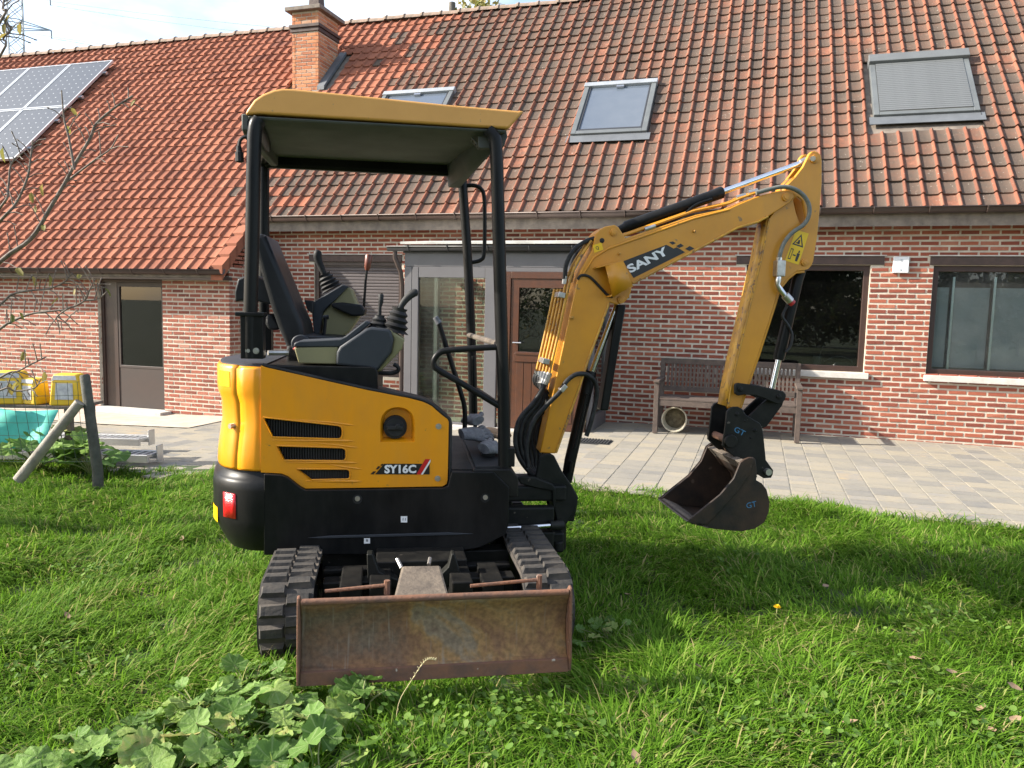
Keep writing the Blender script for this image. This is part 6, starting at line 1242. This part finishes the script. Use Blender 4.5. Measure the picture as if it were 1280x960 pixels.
for pts, zt_, r in limbs:
    P_ = [ti @ Vector(p) for p in pts]
    if zt_: P_ = [Vector((.05, 0, zt_ - .15)), (P_[0] + Vector((.05, 0, zt_ - .15))) / 2 + Vector((0, 0, -.05))] + P_
    P_ = smooth_path(P_, 4); n = len(P_); m = MB().tube(P_, [r * .55 * (1.25 if zt_ else 1) * (1 - .75 * i / (n - 1)) + .0022 for i in range(n)], 7)
    for i in range(3, n - 1):
        if rt_.random() < .85:
            d_ = (P_[i + 1] - P_[i]).normalized(); sd_ = (d_.cross(Vector((0, 1, 0))) * rt_.choice((-1, 1)) + Vector((0, rt_.uniform(-.5, .5), .25)) + d_ * .5).normalized(); L_ = rt_.uniform(.03, .15)
            q = P_[i] + sd_ * L_; m.tube([P_[i], P_[i].lerp(q, .55) + Vector((0, 0, .01)), q], [.0036, .003, .0026], 5); m.tube([q - sd_ * .006, q + sd_ * .008], [.0045, .003], 5)
            if rt_.random() < .07: leafpts.append(q)
    m.build('branch', 'twig', tree, 60)
leafpts += [ti @ Vector(p) for p in [(-2.262, 4.7, 2.627), (-2.68, 4.7, 2.465), (-2.84, 4.7, 2.122), (-2.909, 4.7, 2.073), (-2.845, 4.7, 1.881), (-3.055, 4.7, 1.343), (-3.01, 4.7, 1.354), (-2.632, 4.7, 1.589)]] + [ti @ Vector(p) for p in [(-2.737, 4.3, 2.953)]]
lv = MB().add([(0, 0, 0), (.02, .014, .006), (.05, .012, .0), (.065, 0, -.008), (.05, -.012, .0), (.02, -.014, .006), (.03, 0, -.003)], [(0, 1, 6), (1, 2, 6), (2, 3, 6), (3, 4, 6), (4, 5, 6), (5, 0, 6)]); lme_ = lv.mesh('leaf', 60, False); lme_.materials.append(MATS['autumn_leaf'])
for p in leafpts: o = new_obj('leaf', lme_, tree); o.location = p; o.rotation_euler = (rt_.uniform(-1, 1), rt_.uniform(.4, 1.6), rt_.uniform(0, 6)); s_ = rt_.uniform(.8, 1.3); o.scale = (s_, s_, s_)
# ---- leafy crowns
def crown(parent, blobs, n, size, mt='tree_leaf', seed=0, name='crown'):
    """leaf-sized quads scattered through several clumps"""
    rg = np.random.default_rng(seed); V = []
    for (c, r, k) in blobs:
        m = int(n * k); d = rg.normal(size=(m, 3)); d /= np.linalg.norm(d, axis=1)[:, None]; rad = rg.random(m) ** .45; p = np.array(c) + d * np.array(r) * rad[:, None]
        a = rg.normal(size=(m, 3)); a /= np.linalg.norm(a, axis=1)[:, None]; b = np.cross(a, rg.normal(size=(m, 3))); b /= np.linalg.norm(b, axis=1)[:, None]; s_ = size * rg.uniform(.6, 1.3, (m, 1))
        V.append(np.stack([p - a * s_, p - b * s_ * .55, p + a * s_, p + b * s_ * .55], 1).reshape(-1, 3))
    V = np.concatenate(V); F = np.arange(len(V)).reshape(-1, 4); return big_mesh(name, V, F, mt, parent)
def leafy_tree(x, y, h, r, label, seed, n=5000, size=.07, name='leafy_tree', group=None, leaf='tree_leaf'):
    rr = random.Random(seed); e = empty(name, (x, y, zg(x, y) if abs(x) < 20 else 0), 0, label, 'tree', group)
    tk = MB().tube(smooth_path([(0, 0, -.2), (.05 * r, 0, h * .3), (0, .05 * r, h * .6), (.05, 0, h * .9)], 4), [.05 * h * (1 - .06 * i) * .6 for i in range(13)], 9)
    tk.build('trunk', 'bark', e, 60); lb = MB(); blobs = []
    for k in range(13):
        a = rr.uniform(0, 2 * PI); q = r * rr.uniform(.25, .75); z = h * rr.uniform(.2, .92); c = (math.cos(a) * q, math.sin(a) * q, z); blobs.append((c, (r * .42, r * .42, r * .36), 1 / 13)); lb.tube(smooth_path([(0, 0, z * .55), (c[0] * .5, c[1] * .5, z * .8), c], 3), [.03, .027, .024, .02, .017, .012, .008], 5)
    lb.build('limbs', 'bark', e, 60); crown(e, blobs, n, size, leaf, seed=seed); return e
leafy_tree(-2.1, 24, 11.9, 1.7, 'tree top with yellowing leaves showing above the ridge', 5, 2600, .10, 'far_tree', leaf='autumn_leaf')
# the garden trees that the window panes mirror
leafy_tree(-2.2, -10.5, 5.6, 3.8, 'garden tree mirrored in the window beside the digger arm', 6, 30000, .11, 'mirrored_tree'); leafy_tree(4.2, -9.5, 5.2, 2.0, 'slim garden tree mirrored in the far right window', 8, 6000, .08, 'mirrored_tree'); leafy_tree(-13, -9, 6.5, 2.8, 'garden tree mirrored in the porch glass', 9, 6000, .08, 'mirrored_tree')
e = empty('garden_hedge', (-4, -17, 0), 0, 'dense green hedge across the garden mirrored in the window panes', 'hedge')
MB().tube([(-9, 0, -.2), (-9, 0, 2.0)], .06, 8).tube([(0, 0, -.2), (0, 0, 2.2)], .06, 8).tube([(9, 0, -.2), (9, 0, 2.0)], .06, 8).build('stems', 'bark', e, 60)
crown(e, [((-11 + k * 2, .4 * math.sin(k), 1.5 + .3 * math.sin(k * 2.1)), (1.7, .9, 1.6), 1 / 12) for k in range(12)], 22000, .13, seed=33)
# low shrub just outside the left edge, whose shade lies across the lawn
e = empty('garden_shrub', (-6.1, 4.55, zg(-6.1, 4.55)), 0, 'leafy shrub left of the picture edge shading the lawn', 'shrub')
MB().tube([(0, 0, -.1), (.05, 0, .5), (0, .05, .9)], [.04, .035, .02], 8).build('stem', 'bark', e, 60)
crown(e, [((-.2, -.3, .75), (.6, .6, .55), .35), ((.2, .35, .85), (.55, .6, .6), .35), ((.1, 0, 1.3), (.4, .45, .4), .3)], 3500, .045, seed=12)
# ---- pylon with wires far behind
pyl = empty('pylon', (-82, 130, 0), R(35), 'grey lattice electricity pylon far behind the roof', 'pylon')
lg_ = MB(); H_ = 62
def leg_at(z): return 2.6 - 1.55 * min(1, z / 40)
for sx in (-1, 1):
    for sy in (-1, 1): MB().tube([(sx * leg_at(z), sy * leg_at(z), z) for z in (0, 20, 40, H_)], .09, 5).build('leg', 'pylon_steel', pyl, 0)
br_ = MB(); z = 22
while z < H_ - 2:
    a, b = leg_at(z), leg_at(z + 2.2)
    for sy in (-1, 1): br_.tube([(-a, sy * a, z), (b, sy * b, z + 2.2)], .055, 4); br_.tube([(a, sy * a, z), (-b, sy * b, z + 2.2)], .055, 4)
    for sx in (-1, 1): br_.tube([(sx * a, -a, z), (sx * b, b, z + 2.2)], .055, 4)
    z += 2.2
br_.build('bracing', 'pylon_steel', pyl, 0)
for z in (45.5, 50.8, 56):
    arm_ = MB()
    for sy in (-1, 1): arm_.tube([(-5, 0, z), (0, sy * 1.0, z - .9), (5, 0, z)], .08, 4); arm_.tube([(-5, 0, z), (0, sy * 1.0, z + .5), (5, 0, z)], .08, 4)
    arm_.build('cross_arm', 'pylon_steel', pyl, 0)
    for sx in (-5, 5): MB().tube([(sx, 0, z), (sx, 0, z - 1.3)], .12, 5).build('insulator', 'pylon_steel', pyl, 0)
for k, z in enumerate((44.2, 49.5)):
    for sx in (-5, 5):
        p0 = pyl.matrix_basis @ Vector((sx, 0, z)); p1 = p0 + Vector((190, -40, -16 + z * .02)); q = MB().tube([p0.lerp(p1, t_) + Vector((0, 0, -22 * t_ * (1 - t_))) for t_ in np.linspace(0, 1, 14)], .035, 4)
        o = q.build('power_line', 'pylon_steel', None, 0); tag(o, 'thin power line from the %s end of the %s pylon cross arm in view' % ('left' if sx < 0 else 'right', ('lower', 'upper')[k]), 'wire', 'power lines of the pylon')
# ---- lawn
rg = np.random.default_rng(21)
def field(x, y, seed, f):
    r_ = np.random.default_rng(seed); o = np.zeros_like(x)
    for _ in range(7):
        a = r_.uniform(0, 2 * PI); k = f * r_.uniform(.5, 1.8); o += np.sin((x * math.cos(a) + y * math.sin(a)) * k + r_.uniform(0, 6.3))
    return o / 7 ** .5
NT = 26000; PB = 11                                   # tufts, blades in a tuft
TY = 1.45 + (7.9 - 1.45) * rg.random(NT * 4); TX = (rg.random(NT * 4) * 2 - 1) * (.74 * TY + .55)
keep = rg.random(NT * 4) < np.clip((.74 * TY + .55) / 6.4, 0, 1) * np.clip(1.25 - .11 * (TY - 1.5), .5, 1.25) / 1.25
TX, TY = TX[keep][:NT], TY[keep][:NT]
tang = field(TX, TY, 3, 1.9) * 2.2 + field(TX, TY, 4, 6.) * .9 + rg.normal(0, .5, len(TX))
thgt = (.5 + .5 * np.tanh(field(TX, TY, 1, 4.0) * 1.3)) * .75 + .25 * rg.random(len(TX))
X = np.repeat(TX, PB) + rg.normal(0, .026, len(TX) * PB); Y = np.repeat(TY, PB) + rg.normal(0, .026, len(TX) * PB); ANG = np.repeat(tang, PB); HT = np.repeat(thgt, PB)
S_ = X * HS.x + (Y - W0.y) * HS.y; Q_ = -(X * HY.x + (Y - W0.y) * HY.y)
pq_ = PQ + .42 * np.clip((-.2 - S_) / 1.5, 0, 1); wob = .06 * field(X, Y, 5, 5.)
ok = (Q_ > pq_ - .07 + wob) & (Y > 1.4)
dx, dy = X + .44, Y - 4.0; cu, su = math.cos(R(9.5)), math.sin(R(9.5)); U_ = dx * cu + dy * su + .055; V_ = -dx * su + dy * cu
ok &= ~((np.abs(np.abs(U_ + .015) - .53) < .125) & (V_ > -1.03) & (V_ < .64)); ok &= ~((np.abs(U_) < .45) & (V_ > -.9) & (V_ < .6) & (rg.random(len(X)) < .7))
X, Y, Q_, pq_, ANG, HT = X[ok], Y[ok], Q_[ok], pq_[ok], ANG[ok], HT[ok]; n = len(X)
Zg = np.array([lawn_z(x, y) for x, y in zip(X, Y)])
Ln = (.085 + .125 * HT) * rg.uniform(.55, 1.2, n)
ang = ANG + rg.normal(0, .62, n) + (rg.random(n) < .15) * rg.uniform(0, 6.3, n)
lean = np.clip(.62 + .30 * HT + rg.normal(0, .22, n), .15, 1.25)
wd = rg.uniform(.0013, .0027, n) * (1 + .10 * Y); D = np.stack([np.cos(ang), np.sin(ang), 0 * ang], 1); Sd = np.stack([-np.sin(ang), np.cos(ang), 0 * ang], 1)
base = np.stack([X, Y, Zg - .012], 1); rowsG = []
def bl(t): return base + D * (Ln * .92 * lean * t ** 1.5)[:, None] + np.array([0, 0, 1.]) * (Ln * (.80 * t - .60 * lean * t ** 2.4 + .16 * (1 - lean) * t))[:, None]
for t_, wk in ((0, .8), (.33, 1.), (.66, .8), (.88, .45)):
    c = bl(t_); rowsG += [c - Sd * (wd * wk)[:, None], c + Sd * (wd * wk)[:, None]]
tip = bl(1.0); VV = np.stack(rowsG + [tip, tip + Sd * .0002], 1).reshape(-1, 3); idx = np.arange(n)[:, None] * 10
VV[:, 2] = np.maximum(VV[:, 2], -.30)
FF = np.concatenate([idx + np.array([[k, k + 1, k + 3, k + 2]]) for k in (0, 2, 4, 6)])
lawn = big_mesh('lawn_grass', VV, FF, 'grass', smooth=True); tag(lawn, 'long uneven green grass of the lawn round the digger', 'grass', kind='stuff')
# ---- clover and small weeds in patches
wp = [(1.441, 2.763), (1.042, 2.505), (1.645, 2.505), (0.714, 2.619), (0.189, 2.445), (-0.183, 2.407), (-2.247, 4.16), (-1.857, 2.994), (2.081, 3.535), (1.174, 4.132), (-0.028, 2.561)]; rw = np.random.default_rng(77); PV, PF = [], []
for (wx, wy) in wp:
    for _ in range(120):
        x, y = wx + rw.normal(0, .13), wy + rw.normal(0, .13); z = lawn_z(x, y) + rw.uniform(.03, .085); r_ = rw.uniform(.006, .013); tx_, ty_ = rw.normal(0, .35, 2); k0 = len(PV); PV.append((x, y, z - r_ * .2))
        for i in range(7): a = 2 * PI * i / 7; cx_, cy_ = math.cos(a) * r_, math.sin(a) * r_; PV.append((x + cx_, y + cy_, z + tx_ * cx_ + ty_ * cy_))
        PF += [(k0, k0 + 1 + i, k0 + 1 + (i + 1) % 7) for i in range(7)]
tag(big_mesh('lawn_clover', PV, PF, 'mallow_stuff'), 'small round clover leaves growing in patches among the grass', 'clover', kind='stuff')
# ---- odds and ends on the lawn
dp = [(1.258, 3.475)][0]; dn = empty('dandelion', (dp[0], dp[1], lawn_z(*dp)), 0, 'single yellow dandelion flower in the lawn right of the blade', 'flower')
MB().tube([(0, 0, 0), (.004, 0, .07)], .0025, 6).build('stalk', 'mallow_stem', dn)
fl = MB()
for ring_, (nn_, rr_, hh_) in enumerate(((14, .018, .078), (10, .012, .084), (6, .006, .088))):
    for k in range(nn_): a = 2 * PI * k / nn_ + ring_; c, s_ = math.cos(a), math.sin(a); fl.add([(.004, 0, .07), (.004 + c * rr_ - s_ * .003, s_ * rr_ + c * .003, hh_), (.004 + c * rr_ + s_ * .003, s_ * rr_ - c * .003, hh_)], [(0, 1, 2)])
fl.build('petals', 'dandelion', dn, 0)
dl = MB().add([(-.03, 0, .0), (-.015, .014, .006), (.012, .015, .004), (.032, .0, .010), (.012, -.014, .006), (-.014, -.012, .002), (0, 0, -.003)], [(0, 1, 6), (1, 2, 6), (2, 3, 6), (3, 4, 6), (4, 5, 6), (5, 0, 6)]).mesh('fallen_leaf', 60, False); dl.materials.append(MATS['dry_leaf'])
FL = ['curled brown fallen leaf in the machine shadow just right of the blade', 'brown fallen leaf in the shade above the dandelion', 'brown fallen leaf on the lawn below and left of the dandelion', 'brown fallen leaf right of the dandelion, in sunlit grass', 'brown fallen leaf at the right, second above the corner cluster', 'brown fallen leaf lowest but one near the right edge', 'brown fallen leaf low at the right edge of the lawn', 'brown fallen leaf highest at the right edge of the lawn', 'brown fallen leaf near the bottom, right of the middle', 'brown fallen leaf at the bottom edge, right of the blade', 'brown fallen leaf midway between dandelion and right edge', 'brown fallen leaf on the grass left of the digger, near the patio', 'brown fallen leaf on the grass at the far left', 'brown fallen leaf nearest the bottom right corner']
for i, (x, y) in enumerate([(0.597, 3.681), (1.673, 3.929), (0.754, 2.897), (1.65, 2.982), (1.726, 2.859), (1.7, 2.621), (1.777, 2.555), (1.935, 2.8), (1.176, 2.494), (0.419, 2.304), (1.425, 2.8), (-2.003, 4.599), (-2.006, 3.391), (1.652, 2.479)]):
    o = new_obj('fallen_leaf', dl); o.location = (x, y, lawn_z(x, y) + .055); o.rotation_euler = (rt_.uniform(-.5, .5), rt_.uniform(-.5, .5), rt_.uniform(0, 6)); s_ = rt_.uniform(.6, 1.0); o.scale = (s_, s_, s_); tag(o, FL[i], 'leaf', 'fallen leaves on the lawn')
st0 = [(-0.354, 2.45, 0.125), (-0.31, 2.45, 0.21), (-0.276, 2.45, 0.266), (-0.255, 2.45, 0.283), (-0.231, 2.45, 0.281)]; e = empty('grass_stalk', tuple(st0[0][:2]) + (0,), 0, 'dry grass stalk with seed head in front of the dozer blade', 'grass stalk'); ei = e.matrix_basis.inverted()
MB().tube(smooth_path([ei @ Vector((st0[0][0] - .01, st0[0][1], .0))] + [ei @ Vector(p) for p in st0], 4), .0012, 5).build('stalk', 'straw', e)
sh_ = MB(); sp = smooth_path([ei @ Vector(p) for p in st0[1:]], 6)
for i, p in enumerate(sp): sh_.tube([p, p + Vector((.006 * (1 if i % 2 else -1), 0, .007))], [.0026, .001], 5)
sh_.build('seed_head', 'straw', e)
